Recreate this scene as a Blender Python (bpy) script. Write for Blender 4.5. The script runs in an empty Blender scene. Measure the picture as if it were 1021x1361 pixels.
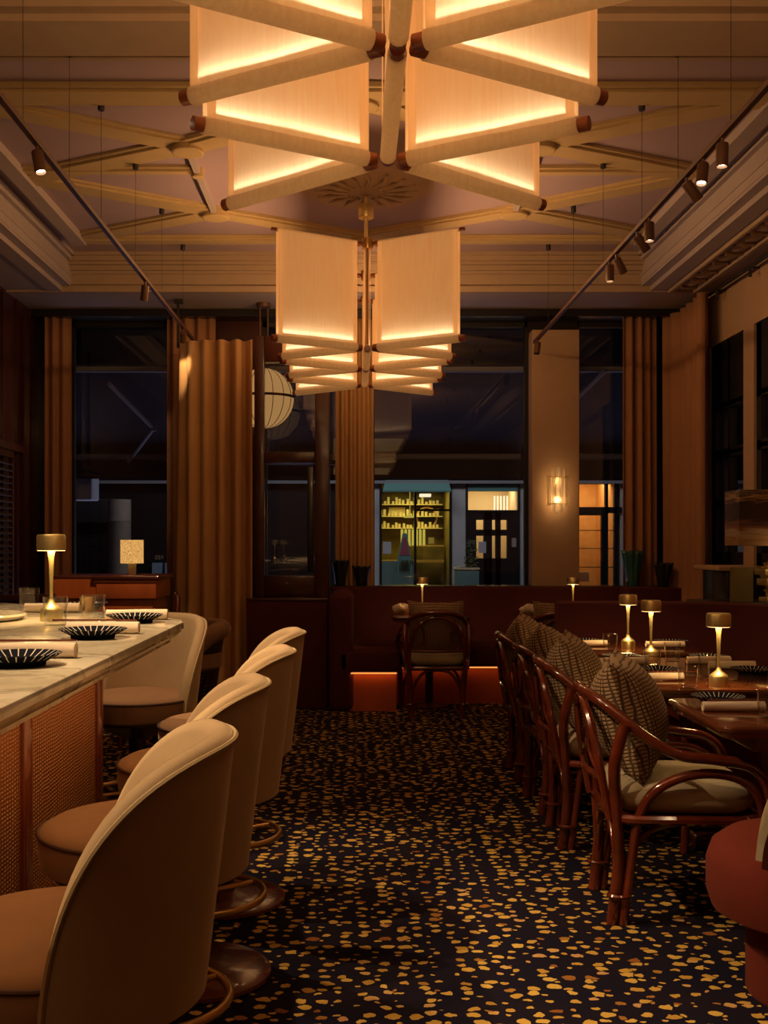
import bpy, bmesh, math, random
from math import sin, cos, pi, radians as R
from mathutils import Vector, Matrix
random.seed(7)
S = bpy.context.scene
COL = S.collection
F, CX, CY, H = 1450.0, 470.0, 720.0, 1.30     # focal length (px), vanishing point, eye height

def at(px, py, Y):
    return Vector(((px - CX) * Y / F, Y, H + (CY - py) * Y / F))
def floor_at(px, py, z=0.0):
    Y = (H - z) * F / (py - CY)
    return Vector(((px - CX) * Y / F, Y, z))

# ------------------------------------------------------------------ materials
MATS = {}
def new_mat(name):
    m = bpy.data.materials.new(name); m.use_nodes = True
    nt = m.node_tree; nt.nodes.clear()
    out = nt.nodes.new('ShaderNodeOutputMaterial')
    MATS[name] = m
    return m, nt, out
def N(nt, t, **kw):
    n = nt.nodes.new(t)
    for k, v in kw.items():
        if k in n.inputs: n.inputs[k].default_value = v
        else: setattr(n, k, v)
    return n
def L(nt, a, b): nt.links.new(a, b)
def rgba(c): return (c[0], c[1], c[2], 1.0)
def ramp(nt, stops, interp='LINEAR'):
    r = nt.nodes.new('ShaderNodeValToRGB'); r.color_ramp.interpolation = interp
    e = r.color_ramp.elements
    while len(e) < len(stops): e.new(0.5)
    for i, (p, c) in enumerate(stops):
        e[i].position = p; e[i].color = rgba(c)
    return r
def pbr(name, col, rough=0.5, metal=0.0, spec=0.5, coat=0.0, sheen=0.0, var=0.0, vscale=8.0, stretch=(1,1,1), bump=0.0, bscale=60.0, emit=None, es=0.0, sheentint=None):
    m, nt, out = new_mat(name)
    b = N(nt, 'ShaderNodeBsdfPrincipled')
    b.inputs['Base Color'].default_value = rgba(col)
    b.inputs['Roughness'].default_value = rough
    b.inputs['Metallic'].default_value = metal
    b.inputs['Specular IOR Level'].default_value = spec
    b.inputs['Coat Weight'].default_value = coat
    b.inputs['Coat Roughness'].default_value = 0.08
    b.inputs['Sheen Weight'].default_value = sheen
    b.inputs['Sheen Roughness'].default_value = 0.35
    if sheentint: b.inputs['Sheen Tint'].default_value = rgba(sheentint)
    if emit:
        b.inputs['Emission Color'].default_value = rgba(emit); b.inputs['Emission Strength'].default_value = es
    tc = N(nt, 'ShaderNodeTexCoord')
    if var > 0:
        mp = N(nt, 'ShaderNodeMapping'); mp.inputs['Scale'].default_value = stretch
        L(nt, tc.outputs['Object'], mp.inputs['Vector'])
        nz = N(nt, 'ShaderNodeTexNoise', Scale=vscale, Detail=6.0, Roughness=0.6)
        L(nt, mp.outputs['Vector'], nz.inputs['Vector'])
        lo = tuple(max(0, c * (1 - var)) for c in col); hi = tuple(min(1, c * (1 + var)) for c in col)
        rp = ramp(nt, [(0.3, lo), (0.7, hi)])
        L(nt, nz.outputs['Fac'], rp.inputs['Fac']); L(nt, rp.outputs['Color'], b.inputs['Base Color'])
    if bump > 0:
        n2 = N(nt, 'ShaderNodeTexNoise', Scale=bscale, Detail=4.0)
        L(nt, tc.outputs['Object'], n2.inputs['Vector'])
        bp = N(nt, 'ShaderNodeBump', Strength=bump, Distance=0.01)
        L(nt, n2.outputs['Fac'], bp.inputs['Height']); L(nt, bp.outputs['Normal'], b.inputs['Normal'])
    L(nt, b.outputs['BSDF'], out.inputs['Surface'])
    return m
def emitter(name, col, s):
    m, nt, out = new_mat(name)
    e = N(nt, 'ShaderNodeEmission'); e.inputs['Color'].default_value = rgba(col); e.inputs['Strength'].default_value = s
    L(nt, e.outputs[0], out.inputs['Surface']); return m
def thin_glass(name, tint=(1,1,1), refl=1.0, rough=0.0, ior=1.45, pexp=4.5):
    m, nt, out = new_mat(name)
    t = N(nt, 'ShaderNodeBsdfTransparent'); t.inputs['Color'].default_value = rgba(tint)
    g = N(nt, 'ShaderNodeBsdfGlossy'); g.inputs['Roughness'].default_value = rough
    lw_ = N(nt, 'ShaderNodeLayerWeight', Blend=0.5)
    pw = N(nt, 'ShaderNodeMath', operation='POWER'); pw.inputs[1].default_value = pexp
    L(nt, lw_.outputs['Facing'], pw.inputs[0])
    mu = N(nt, 'ShaderNodeMath', operation='MULTIPLY_ADD'); mu.inputs[1].default_value = 0.75; mu.inputs[2].default_value = 0.04*refl
    L(nt, pw.outputs[0], mu.inputs[0])
    mx = N(nt, 'ShaderNodeMixShader')
    L(nt, mu.outputs[0], mx.inputs['Fac']); L(nt, t.outputs[0], mx.inputs[1]); L(nt, g.outputs[0], mx.inputs[2])
    L(nt, mx.outputs[0], out.inputs['Surface']); return m

def carpet_mat():
    m, nt, out = new_mat('carpet')
    tc = N(nt, 'ShaderNodeTexCoord')
    nz = N(nt, 'ShaderNodeTexNoise', Scale=30.0, Detail=3.0)
    L(nt, tc.outputs['Object'], nz.inputs['Vector'])
    sb = N(nt, 'ShaderNodeVectorMath', operation='SUBTRACT'); sb.inputs[1].default_value = (0.5, 0.5, 0.5)
    L(nt, nz.outputs['Color'], sb.inputs[0])
    sc = N(nt, 'ShaderNodeVectorMath', operation='SCALE'); sc.inputs['Scale'].default_value = 0.035
    L(nt, sb.outputs[0], sc.inputs[0])
    ad = N(nt, 'ShaderNodeVectorMath', operation='ADD')
    L(nt, tc.outputs['Object'], ad.inputs[0]); L(nt, sc.outputs[0], ad.inputs[1])
    mp = N(nt, 'ShaderNodeMapping'); mp.inputs['Scale'].default_value = (0.86, 1.12, 0.0)
    L(nt, ad.outputs[0], mp.inputs['Vector'])
    vo = N(nt, 'ShaderNodeTexVoronoi', Scale=19.5, Randomness=0.85)
    vo.voronoi_dimensions = '2D'
    L(nt, mp.outputs[0], vo.inputs['Vector'])
    sp = N(nt, 'ShaderNodeSeparateColor'); L(nt, vo.outputs['Color'], sp.inputs[0])
    thr = N(nt, 'ShaderNodeMapRange'); thr.inputs['To Min'].default_value = 0.10; thr.inputs['To Max'].default_value = 0.36
    L(nt, sp.outputs[0], thr.inputs['Value'])
    lt = N(nt, 'ShaderNodeMath', operation='LESS_THAN')
    L(nt, vo.outputs['Distance'], lt.inputs[0]); L(nt, thr.outputs[0], lt.inputs[1])
    cr = ramp(nt, [(0.0, (0.26, 0.09, 0.02)), (0.18, (0.48, 0.28, 0.05)), (0.8, (0.62, 0.41, 0.09)), (1.0, (0.50, 0.28, 0.12))])
    L(nt, sp.outputs[1], cr.inputs['Fac'])
    n3 = N(nt, 'ShaderNodeTexNoise', Scale=3.0, Detail=2.0); L(nt, tc.outputs['Object'], n3.inputs['Vector'])
    dr = ramp(nt, [(0.35, (0.005, 0.0045, 0.017)), (0.65, (0.010, 0.006, 0.014))])
    L(nt, n3.outputs['Fac'], dr.inputs['Fac'])
    mx = N(nt, 'ShaderNodeMix', data_type='RGBA')
    L(nt, lt.outputs[0], mx.inputs['Factor']); L(nt, dr.outputs['Color'], mx.inputs['A']); L(nt, cr.outputs['Color'], mx.inputs['B'])
    b = N(nt, 'ShaderNodeBsdfPrincipled', Roughness=0.95)
    b.inputs['Specular IOR Level'].default_value = 0.15
    b.inputs['Sheen Weight'].default_value = 0.0
    nb = N(nt, 'ShaderNodeTexNoise', Scale=400.0, Detail=2.0); L(nt, tc.outputs['Object'], nb.inputs['Vector'])
    bp = N(nt, 'ShaderNodeBump', Strength=0.35, Distance=0.004)
    L(nt, nb.outputs['Fac'], bp.inputs['Height']); L(nt, bp.outputs['Normal'], b.inputs['Normal'])
    L(nt, mx.outputs['Result'], b.inputs['Base Color']); L(nt, b.outputs['BSDF'], out.inputs['Surface'])
    return m

def shade_fabric(name, emit_col, es, slub=True):
    m, nt, out = new_mat(name)
    tc = N(nt, 'ShaderNodeTexCoord')
    mp = N(nt, 'ShaderNodeMapping'); mp.inputs['Scale'].default_value = (90.0, 90.0, 6.0)
    L(nt, tc.outputs['Object'], mp.inputs['Vector'])
    nz = N(nt, 'ShaderNodeTexNoise', Scale=1.0, Detail=4.0, Roughness=0.65); L(nt, mp.outputs[0], nz.inputs['Vector'])
    rp = ramp(nt, [(0.3, (0.84, 0.74, 0.58)), (0.6, (0.91, 0.83, 0.68)), (0.75, (0.94, 0.88, 0.75))])
    L(nt, nz.outputs['Fac'], rp.inputs['Fac'])
    d = N(nt, 'ShaderNodeBsdfDiffuse'); t = N(nt, 'ShaderNodeBsdfTranslucent')
    L(nt, rp.outputs['Color'], d.inputs['Color']); L(nt, rp.outputs['Color'], t.inputs['Color'])
    mx = N(nt, 'ShaderNodeMixShader'); mx.inputs['Fac'].default_value = 0.55
    L(nt, d.outputs[0], mx.inputs[1]); L(nt, t.outputs[0], mx.inputs[2])
    e = N(nt, 'ShaderNodeEmission'); e.inputs['Strength'].default_value = es
    mc = N(nt, 'ShaderNodeMix', data_type='RGBA', blend_type='MULTIPLY'); mc.inputs['Factor'].default_value = 1.0
    mc.inputs['A'].default_value = rgba(emit_col)
    L(nt, rp.outputs['Color'], mc.inputs['B']); L(nt, mc.outputs['Result'], e.inputs['Color'])
    ad = N(nt, 'ShaderNodeAddShader'); L(nt, mx.outputs[0], ad.inputs[0]); L(nt, e.outputs[0], ad.inputs[1])
    L(nt, ad.outputs[0], out.inputs['Surface']); return m

def plate_mat():
    m, nt, out = new_mat('fluted_plate')
    tc = N(nt, 'ShaderNodeTexCoord'); sp = N(nt, 'ShaderNodeSeparateXYZ'); L(nt, tc.outputs['Object'], sp.inputs[0])
    a = N(nt, 'ShaderNodeMath', operation='ARCTAN2'); L(nt, sp.outputs['Y'], a.inputs[0]); L(nt, sp.outputs['X'], a.inputs[1])
    mu = N(nt, 'ShaderNodeMath', operation='MULTIPLY'); mu.inputs[1].default_value = 30.0; L(nt, a.outputs[0], mu.inputs[0])
    si = N(nt, 'ShaderNodeMath', operation='SINE'); L(nt, mu.outputs[0], si.inputs[0])
    gt = N(nt, 'ShaderNodeMath', operation='GREATER_THAN'); gt.inputs[1].default_value = 0.90; L(nt, si.outputs[0], gt.inputs[0])
    gz = N(nt, 'ShaderNodeMath', operation='GREATER_THAN'); gz.inputs[1].default_value = 0.0135; L(nt, sp.outputs['Z'], gz.inputs[0])
    an = N(nt, 'ShaderNodeMath', operation='MULTIPLY'); L(nt, gt.outputs[0], an.inputs[0]); L(nt, gz.outputs[0], an.inputs[1])
    mx = N(nt, 'ShaderNodeMix', data_type='RGBA'); mx.inputs['A'].default_value = rgba((0.012, 0.014, 0.022)); mx.inputs['B'].default_value = rgba((0.62, 0.56, 0.48))
    L(nt, an.outputs[0], mx.inputs['Factor'])
    b = N(nt, 'ShaderNodeBsdfPrincipled', Roughness=0.7); b.inputs['Specular IOR Level'].default_value = 0.0; L(nt, mx.outputs['Result'], b.inputs['Base Color'])
    L(nt, b.outputs['BSDF'], out.inputs['Surface']); return m

def weave_mat(name, c_hi, c_lo, su, sv, axes=('X','Z'), rough=0.6, thr=(-0.25, 0.5), bump=0.8):
    """two crossing sine grids: raised knots on dark gaps"""
    m, nt, out = new_mat(name)
    tc = N(nt, 'ShaderNodeTexCoord'); sp = N(nt, 'ShaderNodeSeparateXYZ')
    nz = N(nt, 'ShaderNodeTexNoise', Scale=12.0, Detail=2.0); L(nt, tc.outputs['Object'], nz.inputs['Vector'])
    sc = N(nt, 'ShaderNodeVectorMath', operation='SCALE'); sc.inputs['Scale'].default_value = 0.012; L(nt, nz.outputs['Color'], sc.inputs[0])
    ad = N(nt, 'ShaderNodeVectorMath', operation='ADD'); L(nt, tc.outputs['Object'], ad.inputs[0]); L(nt, sc.outputs[0], ad.inputs[1])
    L(nt, ad.outputs[0], sp.inputs[0])
    def s(ax, k):
        mu = N(nt, 'ShaderNodeMath', operation='MULTIPLY'); mu.inputs[1].default_value = k; L(nt, sp.outputs[ax], mu.inputs[0])
        si = N(nt, 'ShaderNodeMath', operation='SINE'); L(nt, mu.outputs[0], si.inputs[0]); return si
    a, b_ = s(axes[0], su), s(axes[1], sv)
    mn = N(nt, 'ShaderNodeMath', operation='MINIMUM'); L(nt, a.outputs[0], mn.inputs[0]); L(nt, b_.outputs[0], mn.inputs[1])
    mr = N(nt, 'ShaderNodeMapRange'); mr.inputs['From Min'].default_value = thr[0]; mr.inputs['From Max'].default_value = thr[1]
    L(nt, mn.outputs[0], mr.inputs['Value'])
    mx = N(nt, 'ShaderNodeMix', data_type='RGBA'); mx.inputs['A'].default_value = rgba(c_lo); mx.inputs['B'].default_value = rgba(c_hi)
    L(nt, mr.outputs[0], mx.inputs['Factor'])
    b = N(nt, 'ShaderNodeBsdfPrincipled', Roughness=rough); L(nt, mx.outputs['Result'], b.inputs['Base Color'])
    bp = N(nt, 'ShaderNodeBump', Strength=bump, Distance=0.004); L(nt, mr.outputs[0], bp.inputs['Height']); L(nt, bp.outputs['Normal'], b.inputs['Normal'])
    L(nt, b.outputs['BSDF'], out.inputs['Surface']); return m

def marble_mat():
    m, nt, out = new_mat('marble')
    tc = N(nt, 'ShaderNodeTexCoord')
    n1 = N(nt, 'ShaderNodeTexNoise', Scale=1.5, Detail=10.0, Roughness=0.68, Distortion=0.6); L(nt, tc.outputs['Object'], n1.inputs['Vector'])
    r1 = ramp(nt, [(0.30, (0.34, 0.30, 0.21)), (0.45, (0.56, 0.52, 0.40)), (0.49, (0.36, 0.32, 0.23)), (0.53, (0.62, 0.58, 0.46)), (0.75, (0.66, 0.62, 0.50))])
    L(nt, n1.outputs['Fac'], r1.inputs['Fac'])
    b = N(nt, 'ShaderNodeBsdfPrincipled', Roughness=0.16); L(nt, r1.outputs['Color'], b.inputs['Base Color'])
    L(nt, b.outputs['BSDF'], out.inputs['Surface']); return m

def paint_abstract():
    m, nt, out = new_mat('brushed_bands')
    tc = N(nt, 'ShaderNodeTexCoord')
    mp = N(nt, 'ShaderNodeMapping'); mp.inputs['Scale'].default_value = (2.5, 2.5, 24.0); L(nt, tc.outputs['Object'], mp.inputs['Vector'])
    nz = N(nt, 'ShaderNodeTexNoise', Scale=1.6, Detail=7.0, Roughness=0.6, Distortion=0.8); L(nt, mp.outputs[0], nz.inputs['Vector'])
    sp = N(nt, 'ShaderNodeSeparateXYZ'); L(nt, tc.outputs['Object'], sp.inputs[0])
    mu = N(nt, 'ShaderNodeMath', operation='MULTIPLY_ADD'); mu.inputs[1].default_value = 2.5; mu.inputs[2].default_value = -1.06; L(nt, sp.outputs['Z'], mu.inputs[0])
    ad = N(nt, 'ShaderNodeMath', operation='ADD'); L(nt, mu.outputs[0], ad.inputs[0])
    m2 = N(nt, 'ShaderNodeMath', operation='MULTIPLY'); m2.inputs[1].default_value = 0.5; L(nt, nz.outputs['Fac'], m2.inputs[0]); L(nt, m2.outputs[0], ad.inputs[1])
    rp = ramp(nt, [(0.0, (0.34, 0.26, 0.14)), (0.16, (0.30, 0.13, 0.04)), (0.25, (0.4, 0.32, 0.2)), (0.36, (0.20, 0.08, 0.03)), (0.44, (0.03, 0.012, 0.01)), (0.72, (0.035, 0.012, 0.01)), (0.80, (0.4, 0.25, 0.12)), (0.86, (0.03, 0.015, 0.01)), (0.95, (0.35, 0.3, 0.22))])
    L(nt, ad.outputs[0], rp.inputs['Fac'])
    b = N(nt, 'ShaderNodeBsdfPrincipled', Roughness=0.6); L(nt, rp.outputs['Color'], b.inputs['Base Color'])
    L(nt, b.outputs['BSDF'], out.inputs['Surface']); return m

M = MATS
carpet_mat(); plate_mat(); marble_mat(); paint_abstract()
FAB = shade_fabric('chandelier_linen', (0.67, 0.31, 0.12), 0.30)
ROLL = shade_fabric('roller_linen', (0.55, 0.30, 0.12), 0.10)
pbr('ceiling_panel', (0.40, 0.30, 0.34), 0.9, var=0.06, vscale=1.5)
pbr('ceiling_rib', (0.50, 0.37, 0.18), 0.85, var=0.05)
pbr('cornice', (0.43, 0.32, 0.22), 0.85, var=0.05)
pbr('soffit_paint', (0.42, 0.36, 0.36), 0.9, var=0.04)
pbr('wall_plaster', (0.50, 0.34, 0.21), 0.9, var=0.06, vscale=3)
pbr('mahogany', (0.13, 0.026, 0.010), 0.25, coat=0.5, var=0.35, vscale=5, stretch=(1, 1, 0.15))
pbr('cherry_wood', (0.30, 0.070, 0.018), 0.3, coat=0.5, var=0.3, vscale=5, stretch=(1, 1, 0.15))
pbr('dark_mahogany', (0.050, 0.010, 0.005), 0.3, coat=0.4, var=0.35, vscale=5, stretch=(1, 1, 0.15))
pbr('black_wood', (0.010, 0.007, 0.007), 0.35, coat=0.3)
pbr('table_wood', (0.11, 0.030, 0.010), 0.14, coat=0.7, var=0.3, vscale=6, stretch=(0.25, 2, 1))
pbr('rattan_gloss', (0.13, 0.022, 0.008), 0.16, coat=0.9, var=0.35, vscale=9)
pbr('velvet_taupe', (0.44, 0.315, 0.185), 0.85, sheen=0.35, sheentint=(1, 0.85, 0.6), var=0.10, vscale=4)
pbr('velvet_seat', (0.24, 0.13, 0.065), 0.85, sheen=0.3, sheentint=(1, 0.75, 0.5), var=0.16, vscale=5)
pbr('piping_dark', (0.055, 0.022, 0.014), 0.7)
pbr('piping_tan', (0.42, 0.31, 0.17), 0.7)
pbr('velvet_maroon', (0.066, 0.006, 0.005), 0.9, sheen=0.12, sheentint=(1, 0.2, 0.12), var=0.12, vscale=4)
pbr('velvet_red', (0.14, 0.013, 0.003), 0.9, sheen=0.03, sheentint=(1, 0.3, 0.15), var=0.14, vscale=4)
pbr('plinth_red', (0.45, 0.09, 0.03), 0.7, var=0.12)
pbr('seat_linen', (0.46, 0.38, 0.25), 0.9, var=0.12, vscale=7, bump=0.15, bscale=40)
pbr('curtain_ochre_lit', (0.50, 0.28, 0.11), 0.95, sheen=0.1, var=0.07, vscale=3)  # lighter, yellower curtain cloth: light on the entrance curtain put into the colour
pbr('curtain_rust', (0.40, 0.20, 0.10), 0.95, sheen=0.1, var=0.07, vscale=3)
pbr('curtain_dark', (0.10, 0.03, 0.018), 0.95)
pbr('brass', (0.95, 0.80, 0.38), 0.42, metal=1.0, var=0.06, vscale=30, stretch=(1, 1, 20))
pbr('antique_brass', (0.55, 0.34, 0.12), 0.35, metal=1.0)
pbr('copper_cap', (0.34, 0.10, 0.035), 0.4, coat=0.2)
pbr('black_metal', (0.012, 0.011, 0.011), 0.4)
pbr('bronze', (0.10, 0.045, 0.022), 0.5, metal=0.0)
pbr('linen_napkin', (0.72, 0.60, 0.47), 0.9, bump=0.1, bscale=120)
pbr('navy_awning', (0.035, 0.036, 0.060), 0.9)
pbr('grey_steel', (0.30, 0.30, 0.33), 0.6)
pbr('white_render', (0.62, 0.62, 0.64), 0.9, var=0.08, vscale=4)
pbr('black_paint', (0.008, 0.008, 0.010), 0.5)
pbr('night_fascia', (0.004, 0.004, 0.006), 1.0, spec=0.0)
pbr('teal_paint', (0.17, 0.28, 0.26), 0.6)
pbr('teal_canvas', (0.14, 0.33, 0.31), 0.9)
pbr('shop_yellow', (0.16, 0.115, 0.025), 0.8, var=0.5, vscale=5)
pbr('shop_ochre', (0.72, 0.44, 0.18), 0.8, var=0.1)
pbr('shop_cream', (0.80, 0.66, 0.42), 0.8)
pbr('leaf_green', (0.08, 0.12, 0.05), 0.6, var=0.4, vscale=20)
pbr('asphalt', (0.03, 0.03, 0.033), 0.9, var=0.2)
pbr('paper_white', (0.62, 0.62, 0.66), 0.9)
pbr('notice_blue', (0.32, 0.42, 0.55), 0.8)
pbr('pink_board', (0.45, 0.10, 0.13), 0.8)
pbr('olive_cloth', (0.17, 0.14, 0.045), 0.9)
pbr('teal_glass', (0.03, 0.12, 0.12), 0.12, coat=0.5)
pbr('column_stone', (0.50, 0.40, 0.33), 0.45, var=0.1)
pbr('dark_panel', (0.035, 0.033, 0.036), 0.4)
pbr('shutter_slat', (0.085, 0.07, 0.075), 0.4)
pbr('wire_dark', (0.02, 0.018, 0.016), 0.5)
weave_mat('woven_pillow', (0.46, 0.31, 0.17), (0.09, 0.048, 0.024), 440, 480, ('Y', 'Z'), 0.9, thr=(-0.95, -0.05))
weave_mat('pillow_side', (0.44, 0.32, 0.19), (0.22, 0.145, 0.08), 520, 30, ('Z', 'Y'), 0.9, thr=(-0.9, 0.1), bump=0.4)
weave_mat('bar_weave', (0.50, 0.18, 0.045), (0.15, 0.05, 0.015), 330, 640, ('Y', 'Z'), 0.4, thr=(-0.7, 0.5))
weave_mat('cane_weave', (0.10, 0.035, 0.015), (0.012, 0.005, 0.004), 300, 300, ('Y', 'Z'), 0.4)
weave_mat('linen_lampshade_weave', (0.7, 0.5, 0.28), (0.5, 0.34, 0.18), 300, 300, ('X', 'Z'), 0.9)
thin_glass('window_glass', (0.93, 0.95, 0.97), 1.25)
thin_glass('tumbler_glass', (0.985, 0.985, 0.98), 1.6, pexp=2.6)
def frosted_glass():
    m, nt, out = new_mat('fluted_glass')
    t = N(nt, 'ShaderNodeBsdfTransparent'); t.inputs['Color'].default_value = (0.97, 0.92, 0.82, 1)
    d = N(nt, 'ShaderNodeBsdfTranslucent'); d.inputs['Color'].default_value = (0.9, 0.82, 0.68, 1)
    g = N(nt, 'ShaderNodeBsdfGlossy', Roughness=0.12)
    a = N(nt, 'ShaderNodeMixShader'); a.inputs['Fac'].default_value = 0.55
    L(nt, t.outputs[0], a.inputs[1]); L(nt, d.outputs[0], a.inputs[2])
    b = N(nt, 'ShaderNodeMixShader'); b.inputs['Fac'].default_value = 0.07
    L(nt, a.outputs[0], b.inputs[1]); L(nt, a.outputs[0], b.inputs[1]); L(nt, g.outputs[0], b.inputs[2])
    L(nt, b.outputs[0], out.inputs['Surface'])
frosted_glass()
emitter('lamp_diffuser', (1.0, 0.62, 0.22), 7.0)
emitter('spot_lens', (1.0, 0.78, 0.48), 14.0)
emitter('bulb_glow', (1.0, 0.62, 0.25), 9.0)
emitter('bulb_dim', (1.0, 0.55, 0.2), 2.0)
emitter('underseat_strip', (1.0, 0.30, 0.06), 1.2)
emitter('neon_tube', (1.0, 0.8, 0.5), 1.6)
emitter('globe_glow', (0.62, 0.31, 0.10), 0.70)
emitter('host_shade_glow', (0.95, 0.55, 0.22), 0.75)
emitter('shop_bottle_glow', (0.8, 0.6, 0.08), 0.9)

# ------------------------------------------------------------------ mesh builder
class MB:
    def __init__(s): s.v = []; s.f = []
    def add(s, vs, fs):
        o = len(s.v); s.v += [tuple(v) for v in vs]; s.f += [tuple(i + o for i in f) for f in fs]; return s
    def box(s, x0, x1, y0, y1, z0, z1):
        return s.add([(x0,y0,z0),(x1,y0,z0),(x1,y1,z0),(x0,y1,z0),(x0,y0,z1),(x1,y0,z1),(x1,y1,z1),(x0,y1,z1)],
                     [(0,3,2,1),(4,5,6,7),(0,1,5,4),(1,2,6,5),(2,3,7,6),(3,0,4,7)])
    def rbox(s, x0, x1, y0, y1, z0, z1, b=0.01, seg=3):
        bm = bmesh.new(); bmesh.ops.create_cube(bm, size=1)
        for v in bm.verts: v.co = Vector(((x0+x1)/2 + v.co.x*(x1-x0), (y0+y1)/2 + v.co.y*(y1-y0), (z0+z1)/2 + v.co.z*(z1-z0)))
        bmesh.ops.bevel(bm, geom=bm.edges[:], offset=b, segments=seg, profile=0.5, affect='EDGES')
        bm.verts.index_update()
        s.add([v.co.copy() for v in bm.verts], [[v.index for v in f.verts] for f in bm.faces]); bm.free(); return s
    def lathe(s, prof, n=32, c=(0,0,0), ang=2*pi, caps=True):
        vs, fs = [], []; k = len(prof)
        for i in range(n):
            a = ang * i / n
            for r, z in prof: vs.append((c[0] + r*cos(a), c[1] + r*sin(a), c[2] + z))
        for i in range(n):
            j = (i+1) % n
            for q in range(k-1):
                fs.append((i*k+q, j*k+q, j*k+q+1, i*k+q+1))
        if caps:
            if prof[0][0] > 1e-5: fs.append([i*k for i in reversed(range(n))])
            if prof[-1][0] > 1e-5: fs.append([i*k+k-1 for i in range(n)])
        return s.add(vs, fs)
    def tube(s, pts, r, n=8, closed=False, smooth=0, caps=True):
        pts = [Vector(p) for p in pts]
        if smooth: pts = catmull(pts, smooth, closed)
        m = len(pts); rad = r if callable(r) else (lambda t: r)
        vs, fs = [], []; nrm = None
        for i, p in enumerate(pts):
            if closed: t = pts[(i+1) % m] - pts[i-1]
            else: t = pts[min(i+1, m-1)] - pts[max(i-1, 0)]
            t.normalize()
            if nrm is None:
                nrm = t.orthogonal().normalized()
            nrm = (nrm - t * nrm.dot(t))
            nrm = nrm.normalized() if nrm.length > 1e-6 else t.orthogonal().normalized()
            bn = t.cross(nrm); rr = rad(i / max(1, m-1))
            for q in range(n):
                a = 2*pi*q/n; vs.append(p + nrm*cos(a)*rr + bn*sin(a)*rr)
        for i in range(m if closed else m-1):
            j = (i+1) % m
            for q in range(n):
                w = (q+1) % n; fs.append((i*n+q, i*n+w, j*n+w, j*n+q))
        if not closed and caps:
            fs.append(list(reversed(range(n)))); fs.append([(m-1)*n+q for q in range(n)])
        return s.add(vs, fs)
    def bar(s, p, q, w, h, up=(0,0,1)):
        p, q = Vector(p), Vector(q); d = (q-p).normalized(); u = Vector(up)
        sd = d.cross(u).normalized(); u = sd.cross(d).normalized()
        vs = []
        for e in (p, q):
            for a, b in ((-1,-1),(1,-1),(1,1),(-1,1)): vs.append(e + sd*a*w/2 + u*b*h/2)
        return s.add(vs, [(0,3,2,1),(4,5,6,7),(0,1,5,4),(1,2,6,5),(2,3,7,6),(3,0,4,7)])
    def prism(s, poly, z0, z1):
        n = len(poly)
        vs = [(x,y,z0) for x,y in poly] + [(x,y,z1) for x,y in poly]
        return s.add(vs, [list(reversed(range(n))), list(range(n, 2*n))] + [(i,(i+1)%n,(i+1)%n+n,i+n) for i in range(n)])
    def loft_poly(s, poly, prof):
        """stack of inset outlines: prof = [(inset, z)] from top to bottom"""
        n = len(poly); vs, fs = [], []
        for ins, z in prof: vs += [(x,y,z) for x,y in inset(poly, ins)]
        for k in range(len(prof)-1):
            for i in range(n):
                j = (i+1) % n; fs.append((k*n+i, (k+1)*n+i, (k+1)*n+j, k*n+j))
        fs.append(list(range(n))); fs.append([(len(prof)-1)*n+i for i in reversed(range(n))])
        return s.add(vs, fs)
    def grid(s, fn, nu, nv):
        vs = [fn(i/nu, j/nv) for i in range(nu+1) for j in range(nv+1)]
        w = nv+1
        return s.add(vs, [(i*w+j, (i+1)*w+j, (i+1)*w+j+1, i*w+j+1) for i in range(nu) for j in range(nv)])
    def build(s, name, mat, parent=None, loc=None, smooth=True, ang=40, solid=0, **props):
        me = bpy.data.meshes.new(name); me.from_pydata(s.v, [], s.f); me.update()
        bm = bmesh.new(); bm.from_mesh(me)
        bmesh.ops.remove_doubles(bm, verts=bm.verts, dist=1e-6)
        bmesh.ops.recalc_face_normals(bm, faces=bm.faces); bm.to_mesh(me); bm.free()
        me.materials.append(M[mat] if isinstance(mat, str) else mat)
        if smooth:
            me.shade_smooth(); me.set_sharp_from_angle(angle=R(ang))
        o = bpy.data.objects.new(name, me); COL.objects.link(o)
        if parent: o.parent = parent
        if loc: o.location = loc
        if solid:
            md = o.modifiers.new('thickness', 'SOLIDIFY'); md.thickness = solid; md.offset = 0
        for k, v in props.items(): o[k] = v
        return o
def inset(poly, d):
    n = len(poly); P = [Vector((x, y)) for x, y in poly]
    area = sum(P[i].x*P[(i+1)%n].y - P[(i+1)%n].x*P[i].y for i in range(n)); sg = 1 if area > 0 else -1
    out = []
    for i in range(n):
        a = (P[i]-P[i-1]).normalized(); b = (P[(i+1)%n]-P[i]).normalized()
        na = Vector((-a.y, a.x))*sg; nb = Vector((-b.y, b.x))*sg
        m = na+nb; m = m/ max(1e-6, m.dot(na)) if m.length > 1e-6 else na
        out.append((P[i].x+m.x*d, P[i].y+m.y*d))
    return out
def catmull(p, k, closed=False):
    out = []; n = len(p)
    rng = range(n) if closed else range(n-1)
    for i in rng:
        if closed: a,b,c,d = p[i-1], p[i], p[(i+1)%n], p[(i+2)%n]
        else: a,b,c,d = p[max(i-1,0)], p[i], p[i+1], p[min(i+2,n-1)]
        for q in range(k):
            t = q/k
            out.append(0.5*((2*b)+(c-a)*t+(2*a-5*b+4*c-d)*t*t+(3*b-a-3*c+d)*t**3))
    if not closed: out.append(p[-1])
    return out
def rounded_rect(x0, x1, y0, y1, r, k=5):
    out = []
    for cx, cy, a0 in ((x1-r, y1-r, 0), (x0+r, y1-r, 90), (x0+r, y0+r, 180), (x1-r, y0+r, 270)):
        for i in range(k+1):
            a = R(a0 + 90*i/k); out.append((cx + r*cos(a), cy + r*sin(a)))
    return out
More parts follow.
